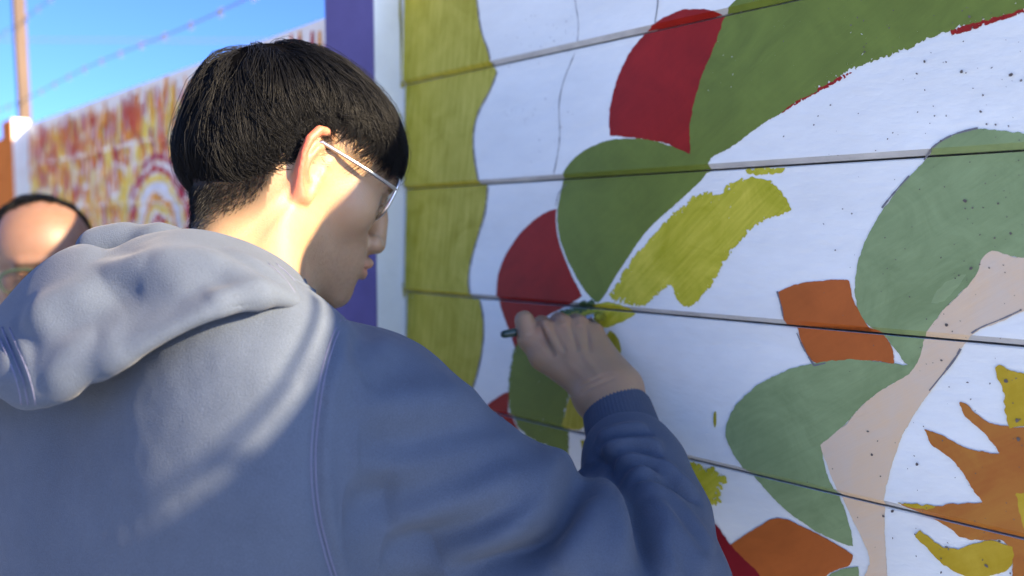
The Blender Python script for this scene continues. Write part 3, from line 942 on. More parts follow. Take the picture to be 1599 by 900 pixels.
# hand and wrist, from the back of the hand (pixel, depth, radius)
WR_A, WR_B = at(936, 622, .838), at(968, 612, .838)
KN = [(at(850, 517, .880), .0118), (at(878, 509, .886), .0118), (at(905, 510, .888), .0112), (at(928, 522, .886), .0102)]
PIP = [(at(846, 508, .916), .0100), (at(873, 503, .924), .0102), (at(899, 504, .924), .0096), (at(922, 516, .918), .0086)]
DIP = [(at(838, 536, .930), .0088), (at(866, 534, .934), .0090), (at(892, 536, .932), .0086), (at(915, 544, .924), .0078)]
TIP = [(at(842, 548, .914), .0078), (at(868, 552, .915), .0080), (at(892, 552, .912), .0078), (at(914, 556, .906), .0070)]
def hand_sdf(p):
    w = cap(p, WR_A, WR_B, .0225, .0215)
    fa = cap(p, (WR_A + WR_B) / 2, at(1000, 720, .775), .026, .030)
    d = smin(w, fa, .02)
    for i, (c, r) in enumerate(KN):
        b = WR_A + (WR_B - WR_A) * (i / 3.0)
        b = b + (c - b) * .10
        d = smin(d, cap(p, b, c - (c - b) * .10, .0195, r * 1.02), .016)
    for i, (c, r) in enumerate(KN):
        b = WR_A + (WR_B - WR_A) * (.2 + i / 5.0)
        o_ = np.array([-.002, -.0155, .006])
        d = smin(d, cap(p, b + o_ * .9 + (c - b) * .25, c + np.array([0, -.0075, .0035]), .0035, .0052), .009)
        d = smin(d, sph(p, c + np.array([0, -.005, .0045]), .0086), .0035)
    for i in range(4):
        f = cap(p, KN[i][0], PIP[i][0], KN[i][1], PIP[i][1])
        f = smin(f, cap(p, PIP[i][0], DIP[i][0], PIP[i][1], DIP[i][1]), .004)
        f = smin(f, cap(p, DIP[i][0], TIP[i][0], DIP[i][1], TIP[i][1]), .004)
        d = smin(d, f, .0028)
    # thumb
    t0, t1, t2, t3 = at(912, 598, .846), at(848, 558, .868), at(826, 530, .878), at(819, 501, .884)
    th = chain(p, [(t0, .017), (t1, .0138)], .01)
    th = smin(th, cap(p, t1, t2, .0128, .0118), .006)
    th = smin(th, cap(p, t2, t3, .0116, .0108), .004)
    d = smin(d, th, .0045)
    # web between thumb and index
    d = smin(d, cap(p, at(868, 556, .868), at(846, 538, .885), .012, .008), .012)
    return d

def skin_upper(p):
    q = to_h(p)
    d = head_sdf(q)
    nk = cap(p, NECK0, NECK1, .050, .057)
    d = smin(d, nk, .022)
    # the tendon from behind the ear to the collar, nape muscles
    d = smin(d, cap(p, from_h((-.020, -.052, -.030)), at(432, 470, .675), .013, .014), .03)
    d = smin(d, cap(p, from_h((-.058, -.016, -.030)), at(350, 450, .68), .018, .026), .03)
    return d

def build_body(name, parts, m, parent=None, post_fn=None):
    V, Q = [], []
    b = 0
    for v, q in parts:
        V.append(v); Q.append(q + b); b += len(v)
    return mesh_obj(name, np.concatenate(V), np.concatenate(Q), m, parent, smooth=True)

skin = skin_mat('skin', (0.335, 0.215, 0.124))
lo = HC - np.array([.16, .16, .20]); hi = HC + np.array([.17, .17, .17])
v1, q1 = nets(skin_upper, lo, hi, .0016)
v1 = relax(v1, q1, 1, .4)
hl = np.minimum(at(800, 480, .85), at(1020, 730, .76)) - .05; hh = np.maximum(at(1000, 480, .95), at(1020, 480, .95)) + .03
hl = np.array([at(780, 500, .9)[0], .72, at(900, 740, .8)[2]]); hh = np.array([at(1060, 600, .86)[0], .97, at(850, 470, .88)[2]])
v2, q2 = nets(hand_sdf, hl, hh, .0014)
v2 = relax(v2, q2, 2, .5)
v2 = fold(v2, q2, [([(862, 505), (868, 520), (884, 552)], .0030, -.0024, 0), ([(890, 500), (894, 518), (902, 550)], .0030, -.0024, 0), ([(915, 505), (917, 522), (920, 552)], .0030, -.0022, 0),
                   ([(841, 502), (848, 528), (866, 558)], .0032, -.0036, 0), ([(813, 529), (824, 526), (838, 520)], .0022, -.0012, 0), ([(905, 615), (930, 602), (962, 590)], .0024, -.0011, 0), ([(903, 604), (930, 592), (955, 582)], .002, -.0008, 0),
                   ([(846, 512), (858, 514)], .002, .0014, 0), ([(872, 506), (886, 507)], .002, .0014, 0), ([(898, 506), (912, 509)], .002, .0014, 0),
                   ([(880, 560), (900, 580), (925, 598)], .004, .0012, 0), ([(905, 545), (922, 570), (942, 592)], .0035, .0012, 0)],
          BVHTree.FromPolygons([tuple(x) for x in v2], [tuple(x) for x in q2]))

SH_R, EL_R = at(600, 690, .69), at(1020, 930, .672)
SH_L, EL_L, HA_L = np.array([-.49, .79, 1.30]), np.array([-.55, .82, 1.05]), np.array([-.50, .97, .92])
def limbs(p):
    d = cap(p, NECK1 + [0, 0, .0], PELVIS + [0, 0, .25], .052, .11)
    d = smin(d, ell(p, PELVIS + np.array([.02, 0, .30]), (.15, .10, .19)), .05)
    d = smin(d, chain(p, [(SH_R, .045), (at(800, 830, .685), .036), (EL_R, .036), (at(1000, 715, .775), .030)]), .03)
    d = smin(d, chain(p, [(SH_L, .05), (EL_L, .04), (HA_L, .026)]), .03)
    d = smin(d, ell(p, PELVIS, (.16, .11, .10)), .06)
    for s in (-1, 1):
        d = smin(d, chain(p, [(PELVIS + [s * .085, 0, -.05], .085), (PELVIS + [s * .095, .03, -.43], .055), (np.array([PELVIS[0] + s * .10, PELVIS[1] - .01, .07]), .038)]), .03)
    # left hand: palm, four fingers, thumb
    d = smin(d, cap(p, HA_L, HA_L + [.0, .07, -.02], .024, .022), .015)
    return d
v3, q3 = nets(limbs, (-.68, .44, .03), (.20, 1.14, 1.42), .009)
def hand_l(p):
    b = HA_L
    d = cap(p, b, b + [.0, .07, -.02], .024, .022)
    for i in range(4):
        o = np.array([-.026 + i * .0175, .085, -.02])
        d = smin(d, chain(p, [(b + o, .0095), (b + o + [0, .04, -.012 - .002 * i], .0085), (b + o + [0, .055, -.038], .0075)]), .005)
    d = smin(d, chain(p, [(b + [.02, .02, 0], .012), (b + [.045, .06, -.005], .010), (b + [.045, .09, -.012], .008)]), .008)
    return d
v4, q4 = nets(hand_l, HA_L - .07, HA_L + [.09, .17, .06], .003)
person = build_body('person', [(v1, q1), (v2, q2), (v3, q3), (v4, q4)], skin)
tag(person, 'young man in a blue hoodie and thin glasses painting the fence', 'person', 'people painting the fence')

# colour marks on the skin: hairline, fade at the nape, lips, backlit red of the ear
def hair_cut(x, y=None):
    """height of the hair's lower edge, by how far forward it is (head space)"""
    return np.interp(x, [-.115, -.095, -.075, -.06, -.045, -.03, -.016, -.004, .01, .03, .05, .07, .083, .095, .115],
                        [-.066, -.062, -.058, -.050, -.036, -.012, .016, .044, .052, .050, .042, .036, .026, .014, .012])
co = np.concatenate([v1, v2, v3, v4])
hs = to_h(co.astype(np.float32)).astype(float)
nv1 = len(v1)
ish = np.zeros(len(co), bool); ish[:nv1] = True
cut = hair_cut(hs[:, 0])
fade = bump01(hs[:, 2] - cut + .004 * fbm(hs * 90, 2), -.044, .006) ** .8 * .97
front = bump01(hs[:, 0], .062, .075)
fade = np.where(hs[:, 0] > -.004, bump01(hs[:, 2] - cut, -.010, .004), fade)
# sideburn
sb = np.exp(-((hs[:, 0] - .026) / .010) ** 2) * bump01(hs[:, 2], .008, .034) * .55
earm = (np.abs(hs[:, 1]) > .068) & (hs[:, 2] < .040) & (np.abs(hs[:, 0]) < .03)
hairy = np.where(earm, 0, np.maximum(fade, sb)) * ish
brow = np.exp(-((hs[:, 2] - .0285) / .0045) ** 2) * bump01(np.abs(hs[:, 1]), .010, .016) * (1 - bump01(np.abs(hs[:, 1]), .044, .052)) * (hs[:, 0] > .06)
eyes = (np.hypot(np.abs(hs[:, 1]) - .0315, hs[:, 2] - .006) < .0052) & (hs[:, 0] > .078)
hairy = np.maximum(hairy, np.maximum(brow * .85, eyes * .9) * ish)
lips = np.exp(-((hs[:, 2] + .0605) / .0075) ** 2) * (hs[:, 0] > .083) * (np.abs(hs[:, 1]) < .025)
ear_b = bump01(np.abs(hs[:, 1]), .072, .086) * bump01(hs[:, 2], -.036, -.026) * (np.abs(hs[:, 0]) < .04) * (hs[:, 2] < .06)  # sun glow through the ear painted in as red
stub = .16 * bump01(-hs[:, 2], .03, .06) * bump01(hs[:, 0], .0, .03) * (1 - lips) * (.6 + fbm(hs * 400, 2))
for mx_, my_, mz_ in ((.052, -.055, -.012), (.030, -.062, -.050), (-.040, -.052, -.062)):
    stub = np.maximum(stub, .7 * np.exp(-(((hs - [mx_, my_, mz_]) ** 2).sum(1) / .0013 ** 2)))
hairy = np.maximum(hairy, np.clip(stub, 0, 1) * ish)
blush = np.maximum(lips * .32, ear_b * .9) * ish
kn = np.zeros(len(co))
for c, r in KN: kn = np.maximum(kn, np.exp(-(np.linalg.norm(co - c, axis=1) / .016) ** 2))
blush = np.maximum(blush, kn * .22)
set_attr(person, 'hairy', hairy)
set_attr(person, 'blush', blush)

# ------------------------------------------------------------------ hair
hairm = bpy.data.materials.new('black_hair'); hairm.use_nodes = True
hb = hairm.node_tree.nodes['Principled BSDF']
hb.inputs['Base Color'].default_value = (0.0035, 0.0037, 0.0045, 1)
hb.inputs['Roughness'].default_value = 0.5
hb.inputs['Specular IOR Level'].default_value = 0.13
hb.inputs['Anisotropic'].default_value = 0.5

matte_hair = mat('hair_underlayer', (0.003, 0.003, 0.0035), 1.0, spec=0.0)  # matte black underlayer of the hair
def shell(q):
    d = ell(q, (-.010, 0, .045), (.096, .083, .075))
    d = smin(d, ell(q, (-.040, 0, -.006), (.066, .074, .064)), .03)
    d = smin(d, ell(q, (.040, 0, .038), (.054, .067, .050)), .03)
    return d
HO = np.array([-.006, 0, .030])
def sphere_basis(w):
    w = np.array(w, float); w /= np.linalg.norm(w)
    a = np.array([1.0, 0, 0]); a -= w * a.dot(w); a /= np.linalg.norm(a)
    return w, a, np.cross(w, a)
def make_hair(name, parent, to_world, cutf, n, seed, width=.00042, shell_f=shell, whorl=(-.62, -.08, .78), short=1.0, m=hairm, taper=.12):
    r = np.random.default_rng(seed)
    w, a, b = sphere_basis(whorl)
    NT, NP = 160, 256
    th = np.linspace(0, 2.6, NT); ph = np.linspace(0, 2 * math.pi, NP, endpoint=False)
    def dirs(t, p): return np.cos(t)[..., None] * w + np.sin(t)[..., None] * (np.cos(p)[..., None] * a + np.sin(p)[..., None] * b)
    T, P = np.meshgrid(th, ph, indexing='ij')
    D = dirs(T, P)
    rho = np.full(T.shape, .03)
    for _ in range(40):
        rho = rho - np.clip(shell_f((HO + D * rho[..., None]).reshape(-1, 3).astype(np.float32)).reshape(T.shape), -.02, .02)
    pos = HO + D * rho[..., None]
    below = pos[..., 2] < cutf(pos[..., 0], pos[..., 1])
    first = np.where(below.any(0), below.argmax(0), NT - 1)
    tcut = th[first]
    def look(t, p):
        i = np.clip(t / 2.6 * (NT - 1), 0, NT - 1.001); j = (p / (2 * math.pi) * NP) % NP
        i0 = i.astype(int); j0 = j.astype(int) % NP; j1 = (j0 + 1) % NP
        fi, fj = i - i0, j - np.floor(j)
        return (rho[i0, j0] * (1 - fi) + rho[i0 + 1, j0] * fi) * (1 - fj) + (rho[i0, j1] * (1 - fi) + rho[i0 + 1, j1] * fi) * fj
    def tc_at(p):
        j = (p / (2 * math.pi) * NP) % NP
        j0 = np.floor(j).astype(int) % NP; f = j - np.floor(j)
        return tcut[j0] * (1 - f) + tcut[(j0 + 1) % NP] * f
    NC = n // 16
    cp = r.uniform(0, 2 * math.pi, NC); ct = tc_at(cp) * np.sqrt(r.uniform(0.0, 1, NC)) * 1.0
    ck = np.repeat(np.arange(NC), 16)
    p0 = cp[ck] + r.normal(0, .030, n) / np.maximum(.25, np.sin(ct[ck])); t0 = np.clip(ct[ck] + r.normal(0, .05, n), .0, None)
    ln = (r.uniform(.55, .95, NC)[ck] + r.normal(0, .04, n)) * short
    tend_max = tc_at(p0) + (r.normal(0, .05, n) + (r.normal(0, .085, NC))[ck]) * np.where(np.cos(p0) < 0, 1.35, .9)
    t0 = np.minimum(t0, tend_max - .10)
    t1 = np.minimum(t0 + ln, tend_max)
    lift = np.clip(r.normal(.990, .020, NC)[ck] + r.normal(0, .006, n), .95, 1.03)
    stray = r.random(n) < .05
    lift = np.where(stray, lift + r.uniform(.0, .05, n), lift)
    S = 9
    f = np.linspace(0, 1, S)
    tt = t0[:, None] + (t1 - t0)[:, None] * f
    sw = (r.normal(0, .16, NC)[ck] + r.normal(0, .04, n))[:, None]
    pp = p0[:, None] + sw * f ** 2 / np.maximum(.35, np.sin(tt)) + .02 * np.sin(f * 5 + ck[:, None])
    rr = look(tt.ravel(), np.mod(pp, 2 * math.pi).ravel()).reshape(tt.shape)
    rr = rr * (.915 + (lift[:, None] - .915) * np.clip(f / .35, 0, 1) ** .7) - .0006 * np.sin(f * 3)
    rr = rr * (1 + .016 * vnoise(np.stack([tt * 3, np.cos(pp) * 4, np.sin(pp) * 4], -1)))
    C = HO + dirs(tt, pp) * rr[..., None]
    tp_ = np.clip((tt - (tc_at(p0)[:, None] - .70)) / .70, 0, 1) ** 1.7 * np.clip((.015 - C[..., 0]) / .03, 0, 1)
    C = HO + (C - HO) * (1 - taper * tp_)[..., None]
    N = dirs(tt, pp)
    Tn = np.gradient(C, axis=1); Tn /= np.linalg.norm(Tn, axis=2, keepdims=True) + 1e-9
    Bn = np.cross(Tn, N); Bn /= np.linalg.norm(Bn, axis=2, keepdims=True) + 1e-9
    wd = width * (r.uniform(.7, 1.3, n))[:, None] * (1 - .75 * f ** 3) 
    pts = np.stack([C + Bn * wd[..., None], C + N * wd[..., None] * .8, C - Bn * wd[..., None]], 2)   # n,S,3,3
    V = pts.reshape(-1, 3)
    base = (np.arange(n) * S * 3)[:, None, None]
    s = (np.arange(S - 1) * 3)[None, :, None]
    quads = []
    for k in range(3):
        k2 = (k + 1) % 3
        quads.append(np.stack(np.broadcast_arrays(base + s + k, base + s + 3 + k, base + s + 3 + k2, base + s + k2), -1).reshape(-1, 4))
    Q = np.concatenate(quads)
    # dark underlayer so no scalp shows through
    gi = np.arange(NT); ub = len(V)
    lim = np.minimum(th[:, None], (tcut - .05)[None, :])
    U = HO + dirs(lim, np.broadcast_to(ph, lim.shape)) * (look(lim.ravel(), np.broadcast_to(ph, lim.shape).ravel()).reshape(lim.shape) * (.955 - taper * .6 * np.clip((lim - (tcut[None, :] - .55)) / .5, 0, 1) ** 1.6))[..., None]
    i, j = np.meshgrid(np.arange(NT - 1), np.arange(NP), indexing='ij')
    uq = np.stack([i * NP + j, (i + 1) * NP + j, (i + 1) * NP + (j + 1) % NP, i * NP + (j + 1) % NP], -1).reshape(-1, 4) + ub
    keep = (th[i] < tcut[j] + .02).reshape(-1)
    V = np.concatenate([V, U.reshape(-1, 3)]); Q = np.concatenate([Q, uq[keep]])
    o = mesh_obj(name, to_world(V), Q, m, parent, smooth=True)
    o.data.materials.append(matte_hair)
    mi = np.zeros(len(Q), np.int32); mi[len(Q) - int(keep.sum()):] = 1
    o.data.polygons.foreach_set('material_index', mi)
    return o
hair = make_hair('hair', person, from_h, hair_cut, 22400, 3, width=.00035)
hair['label'] = 'straight black hair cut short at the nape'
# ------------------------------------------------------------------ the hoodie
def fabric(name, c, ribs=False):
    m = bpy.data.materials.new(name); m.use_nodes = True
    nt = m.node_tree; b = nt.nodes['Principled BSDF']; L = nt.links.new
    tc = nt.nodes.new('ShaderNodeTexCoord')
    n = nt.nodes.new('ShaderNodeTexNoise'); n.inputs['Scale'].default_value = 16; n.inputs['Detail'].default_value = 8; n.inputs['Roughness'].default_value = .7
    L(tc.outputs['Object'], n.inputs['Vector'])
    n3 = nt.nodes.new('ShaderNodeTexNoise'); n3.inputs['Scale'].default_value = 900; n3.inputs['Detail'].default_value = 2
    L(tc.outputs['Object'], n3.inputs['Vector'])
    ad = nt.nodes.new('ShaderNodeMath'); ad.operation = 'MULTIPLY_ADD'; ad.inputs[1].default_value = .5; L(n3.outputs['Fac'], ad.inputs[0])
    sc = nt.nodes.new('ShaderNodeMath'); sc.operation = 'MULTIPLY'; sc.inputs[1].default_value = .5; L(n.outputs['Fac'], sc.inputs[0]); L(sc.outputs[0], ad.inputs[2])
    rp = nt.nodes.new('ShaderNodeValToRGB')
    rp.color_ramp.elements[0].position = .3; rp.color_ramp.elements[0].color = (*[x * .82 for x in c], 1)
    rp.color_ramp.elements[1].position = .7; rp.color_ramp.elements[1].color = (*[x * 1.18 for x in c], 1)
    L(ad.outputs[0], rp.inputs['Fac']); L(rp.outputs['Color'], b.inputs['Base Color'])
    b.inputs['Roughness'].default_value = .95
    b.inputs['Specular IOR Level'].default_value = .12
    b.inputs['Sheen Weight'].default_value = .08
    b.inputs['Sheen Roughness'].default_value = .45
    bp = nt.nodes.new('ShaderNodeBump'); bp.inputs['Strength'].default_value = .5; bp.inputs['Distance'].default_value = .0008
    L(n3.outputs['Fac'], bp.inputs['Height']); L(bp.outputs['Normal'], b.inputs['Normal'])
    return m
M['hoodie'] = fabric('hoodie_cotton', (0.073, 0.093, 0.132))
M['rib'] = fabric('rib_knit', (0.060, 0.077, 0.112))
M['thread'] = mat('seam_thread', (0.11, 0.118, 0.19), .9)

SPX = -.315                                                     # the spine's plane
def mir(p): return np.array([2 * SPX - p[0], p[1], p[2]])
A_SH = at(598, 695, .69)
ARM = [(A_SH, .080), (at(800, 834, .685), .068), (at(925, 900, .675), .070), (at(1005, 930, .672), .068)]
FORE = [(at(1005, 930, .672), .068), (at(1002, 815, .735), .057), (at(990, 735, .775), .0460), (at(982, 708, .790), .0415)]
CUFF = [(at(982, 710, .788), .0385), (at(964, 642, .832), .0350)]
TA = math.radians(28)
TPV = np.array([-.15, .62, 0], np.float32)
TR = np.array([[math.cos(TA), -math.sin(TA), 0], [math.sin(TA), math.cos(TA), 0], [0, 0, 1]], np.float32)
def turned(p): return ((np.asarray(p, np.float32) - TPV) @ TR + TPV)          # where a point of the unturned torso goes
A_SH_T = (A_SH - TPV) @ TR.T + TPV
def torso_sdf(p):
    p = (p - TPV) @ TR.T + TPV
    d = ell(p, (SPX + .01, .640, 1.165), (.195, .135, .27))
    d = smin(d, ell(p, (SPX + .01, .668, .98), (.185, .135, .24)), .08)
    d = smin(d, cap(p, A_SH_T + [-.02, 0, 0], mir(A_SH_T) + [.02, 0, 0], .072), .07)
    d = smin(d, ell(p, at(380, 700, .612), (.10, .075, .13)), .08)          # shoulder blade
    d = smin(d, ell(p, mir(at(395, 700, .648)), (.10, .075, .13)), .08)
    # trapezius up to the collar
    d = smin(d, cap(p, at(488, 615, .715), A_SH_T + [-.012, .0, .010], .042, .052), .05)
    d = smin(d, cap(p, mir(at(488, 615, .715)), mir(A_SH_T + [-.012, .0, .010]), .042, .055), .05)
    return d
def arm_sdf(p):
    return smin(chain(p, ARM, .03), chain(p, FORE, .02), .018)
def hoodie_sdf(p):
    d = smin(torso_sdf(p), arm_sdf(p), .035)
    d = smin(d, chain(p, [(SH_L, .080), (EL_L, .066), (HA_L + (EL_L - HA_L) * .25, .046)]), .05)
    d = smax(d, -(p[:, 2] - .80), .01)                                      # hem
    d = smax(d, -(cap(p, NECK0, NECK1 + [0, 0, -.02], .058, .064)), .008)   # neck hole
    return d

lo5 = np.array([-.68, .44, .80]); hi5 = np.array([.24, 1.06, 1.52])
hv, hq = nets(hoodie_sdf, lo5, hi5, .0032)
hv = relax(hv, hq, 2, .5)

bv = BVHTree.FromPolygons([tuple(x) for x in hv], [tuple(x) for x in hq])
if DEBUG:
    kk = SUN[2] / -(np.array(SUN) @ WN)
    for px_, py_ in [(220, 830), (350, 715), (440, 630), (510, 560), (100, 750), (600, 520)]:
        h_ = ray_hit(bv, px_, py_)
        rr = ray(px_, py_)
        need = (TOPV - CAM_H - kk * DIST) / (rr[2] + kk * (rr @ WN))
        print('DEPTH', px_, py_, h_ is not None and round(float((h_ - [0, 0, CAM_H]) @ [0, CP, -SP]), 3), 'need', round(float(need), 3))
FOLDS = [
    # armhole tension, sleeve folds (crease depth negative; roll lies to the left of the drawing direction seen from outside)
    ([(560, 700), (640, 690), (720, 672), (800, 655), (850, 668)], .016, -.006, .004),
    ([(545, 790), (650, 772), (760, 735), (840, 700), (880, 690)], .018, -.007, .005),
    ([(600, 860), (720, 838), (820, 800), (880, 745), (905, 718)], .017, -.009, .007),
    ([(700, 905), (800, 880), (870, 830), (905, 770), (918, 722)], .012, -.010, .008),
    ([(560, 600), (620, 595), (690, 610)], .02, -.004, .002),
    ([(905, 718), (925, 712), (955, 735), (985, 760), (1005, 800), (1015, 860), (1020, 915)], .009, -.012, .008),
    ([(1000, 905), (1010, 850), (1002, 800), (985, 765)], .010, -.006, .004),
    ([(940, 725), (965, 712), (1000, 705), (1035, 718)], .007, -.007, .006),
    ([(955, 737), (985, 728), (1020, 733), (1060, 752)], .006, -.007, .005),
    ([(985, 748), (1020, 755), (1050, 755), (1075, 772), (1095, 785)], .006, -.009, .005),
    ([(1010, 770), (1040, 790), (1075, 830), (1100, 870)], .008, -.005, .004),
    ([(1000, 760), (1030, 810), (1060, 870), (1075, 910)], .010, -.006, .005),
    ([(930, 700), (950, 690), (985, 680), (1020, 678)], .006, -.006, .005),
    ([(880, 900), (905, 830), (930, 770)], .014, .006, 0),
    ([(560, 640), (575, 720), (570, 800), (585, 890)], .03, -.004, .0),
    # back
    ([(520, 505), (480, 560), (455, 600)], .012, -.004, .003),
    ([(590, 500), (560, 530), (545, 575)], .010, -.004, .003),
]
hv = fold(hv, hq, FOLDS[:4], bv, 2.7)
hv = fold(hv, hq, FOLDS[4:], bv, 1.2)
nn = normals(hv, hq)
hv = hv + nn * (.0035 * fbm(hv * 7.0, 3) + .0012 * fbm(hv * 26.0, 3))[:, None]
# the armhole seam: a groove with two lines of stitching
SEAM = [(556, 486), (537, 500), (521, 535), (506, 590), (497, 650), (491, 720), (497, 800), (515, 870), (535, 930)]
bv = BVHTree.FromPolygons([tuple(x) for x in hv], [tuple(x) for x in hq])
hv = fold(hv, hq, [(SEAM, .0042, -.0040, .0022)], bv)
hoodie = mesh_obj('hoodie', hv, hq, M['hoodie'], person, smooth=True)
hoodie['label'] = 'slate blue cotton hoodie with the hood down'
bv = BVHTree.FromPolygons([tuple(x) for x in hv], [tuple(x) for x in hq])
def seam(bvh, lines, parent, off=(0,), r=.0009):
    for ln in lines:
        for dx in off:
            mb = MB()
            L = trace(bvh, [(x + dx, y) for x, y in ln], 5)
            if len(L) > 3:
                for _ in range(3): L[1:-1] = (L[:-2] + L[1:-1] * 2 + L[2:]) / 4
                mb.tube(list(L), r, 6)
                mb.build('seam', M['thread'], parent, smooth=True)
seam(bv, [SEAM], hoodie, off=(-7, 0), r=.0007)

# cuff
def cuff_sdf(p):
    d = chain(p, CUFF)
    ax = (CUFF[1][0] - CUFF[0][0]); ax = ax / np.linalg.norm(ax)
    t = (p - CUFF[1][0].astype(np.float32)) @ ax.astype(np.float32)
    d = smax(d, t - .004, .006)
    d = smax(d, -cap(p, CUFF[0][0], CUFF[1][0] + ax * .05, .0330, .0285), .003)
    return d
clo = np.minimum(CUFF[0][0], CUFF[1][0]) - .06; chi = np.maximum(CUFF[0][0], CUFF[1][0]) + .06
cv, cq = nets(cuff_sdf, clo, chi, .0013)
cv = relax(cv, cq, 5, .5)
ax = CUFF[1][0] - CUFF[0][0]; ax /= np.linalg.norm(ax)
e1 = np.cross(ax, [0, 0, 1.0]); e1 /= np.linalg.norm(e1); e2 = np.cross(ax, e1)
ang = np.arctan2((cv - CUFF[0][0]) @ e2, (cv - CUFF[0][0]) @ e1)
cn = normals(cv, cq)
cv = cv + cn * (.00030 * np.sin(ang * 60))[:, None]
cuff = mesh_obj('cuff', cv, cq, M['rib'], hoodie, smooth=True)

# hood lying on the back: a draped sheet of cloth with its own thickness, and the roll that stands round the neck
def catmull(P, n):
    """interpolate a list of arrays along axis 0, n steps per span"""
    P = np.asarray(P, float)
    E = np.concatenate([2 * P[:1] - P[1:2], P, 2 * P[-1:] - P[-2:-1]])
    out = []
    for i in range(len(P) - 1):
        a, b, c, d = E[i], E[i + 1], E[i + 2], E[i + 3]
        for t in np.arange(n) / n:
            out.append(.5 * (2 * b + (c - a) * t + (2 * a - 5 * b + 4 * c - d) * t * t + (3 * b - a - 3 * c + d) * t ** 3))
    out.append(P[-1])
    return np.array(out)
# columns from the far left to the collar: lip (px, depth), lower edge (px, depth), bulge towards the viewer
HC_ = [((-150, 560, .72), (-150, 640, .665), .02), ((-30, 515, .675), (-22, 606, .615), .030), ((58, 428, .655), (44, 633, .588), .030), ((122, 391, .648), (112, 612, .572), .026),
       ((172, 398, .640), (190, 568, .560), .020), ((226, 376, .645), (262, 527, .556), .019), ((300, 366, .650), (338, 491, .560), .019), ((378, 384, .660), (412, 468, .580), .017), ((448, 421, .680), (462, 476, .606), .016), ((486, 466, .715), (492, 492, .650), .014)]
grid = []
for (tx, ty, td), (bx, by, bd), bl in HC_:
    mixp = lambda f, e: at(tx + (bx - tx) * f, ty + (by - ty) * f, td + (bd - td) * f ** .75 - e)
    grid.append([at(tx + 6, ty + 62, td + .035), at(tx + 3, ty + 20, td + .022), at(tx, ty, td), mixp(.12, bl * .55), mixp(.35, bl), mixp(.6, bl * 1.05), mixp(.84, bl * .95), at(bx, by, bd - bl * .28), at(bx + 2, by - 9, bd + .018), at(bx + 2, by - 40, bd + .035)])
G = catmull(np.array(grid), 14)                                   # along the columns
G = np.swapaxes(catmull(np.swapaxes(G, 0, 1), 9), 0, 1)
nu, nv_ = G.shape[:2]
gi, gj = np.meshgrid(np.arange(nu - 1), np.arange(nv_ - 1), indexing='ij')
sq_ = np.stack([gi * nv_ + gj, gi * nv_ + gj + 1, (gi + 1) * nv_ + gj + 1, (gi + 1) * nv_ + gj], -1).reshape(-1, 4)
sv_ = G.reshape(-1, 3)
sn_ = normals(sv_, sq_)
if np.mean((sn_ * (np.array([0, 0, CAM_H]) - sv_)).sum(1)) < 0:
    sq_ = sq_[:, ::-1]; sn_ = -sn_
bh = BVHTree.FromPolygons([tuple(x) for x in sv_], [tuple(x) for x in sq_])
HF = [
    ([(96, 500), (150, 452), (215, 425), (290, 415), (350, 425)], .016, -.004, .003),
    ([(40, 520), (100, 470), (160, 440)], .014, -.004, .003),
    ([(300, 400), (350, 420), (400, 448), (440, 470)], .010, -.005, .003),
    ([(350, 395), (400, 420), (440, 452)], .008, -.003, .002),
    ([(180, 540), (250, 492), (330, 462)], .018, .004, 0),
    ([(75, 600), (110, 555), (150, 530)], .012, -.004, .003),
    ([(235, 385), (270, 415), (300, 450)], .016, -.004, .002),
    ([(0, 575), (30, 560), (80, 575)], .012, -.003, .002),
    ([(150, 420), (190, 430), (240, 420)], .010, -.004, .003),
    ([(330, 470), (380, 458), (425, 468)], .008, -.004, .002),
    ([(60, 470), (85, 520), (95, 560)], .012, -.004, .002),
]
sv_ = relax(fold(sv_, sq_, HF, bh, 1.15), sq_, 3, .5)
sn_ = normals(sv_, sq_)
sv_ = sv_ + sn_ * (.0012 * fbm(sv_ * 8.0, 2) + .0005 * fbm(sv_ * 34.0, 3))[:, None]
sn_ = normals(sv_, sq_)
inner = sv_ - sn_ * .0042
nS = len(sv_)
rim_ = [i * nv_ for i in range(nu)] + [(nu - 1) * nv_ + j for j in range(1, nv_)] + [i * nv_ + nv_ - 1 for i in range(nu - 2, -1, -1)] + [j for j in range(nv_ - 2, 0, -1)]
rq = np.array([(rim_[k], rim_[(k + 1) % len(rim_)], rim_[(k + 1) % len(rim_)] + nS, rim_[k] + nS) for k in range(len(rim_))])
def hood_sdf(p):
    roll = chain(p, [(at(160, 394, .690), .019), (at(195, 383, .688), .0165), (at(250, 384, .680), .0165), (at(330, 400, .672), .0175), (at(400, 421, .684), .0165), (at(448, 452, .712), .0155), (at(466, 490, .745), .0155)], .012)
    front = chain(p, [(at(466, 490, .745), .0155), (at(450, 540, .83), .018), (at(350, 560, .86), .02), (at(230, 530, .82), .018), (at(165, 440, .74), .018), (at(160, 394, .690), .019)], .012)
    d = smin(roll, front, .012)
    return smax(d, -(cap(p, NECK0, NECK1 + [0, 0, -.02], .050, .056)), .005)
kv, kq = nets(hood_sdf, (-.50, .56, 1.28), (-.10, .98, 1.54), .0034)
kv = relax(kv, kq, 2, .5)
kv = kv + normals(kv, kq) * (.003 * fbm(kv * 13.0, 3))[:, None]
kq = np.concatenate([sq_, sq_[:, ::-1] + nS, rq, kq + 2 * nS]); kv = np.concatenate([sv_, inner, kv])
bh = BVHTree.FromPolygons([tuple(x) for x in kv], [tuple(x) for x in kq])
HSEAM = [(3, 512), (14, 540), (30, 575), (40, 605), (44, 632)]
kv = fold(kv, kq, [(HSEAM, .004, -.003, .002), ([(440, 418), (462, 440), (478, 470)], .003, -.0015, .001)], bh)
hood = mesh_obj('hood', kv, kq, M['hoodie'], hoodie, smooth=True)
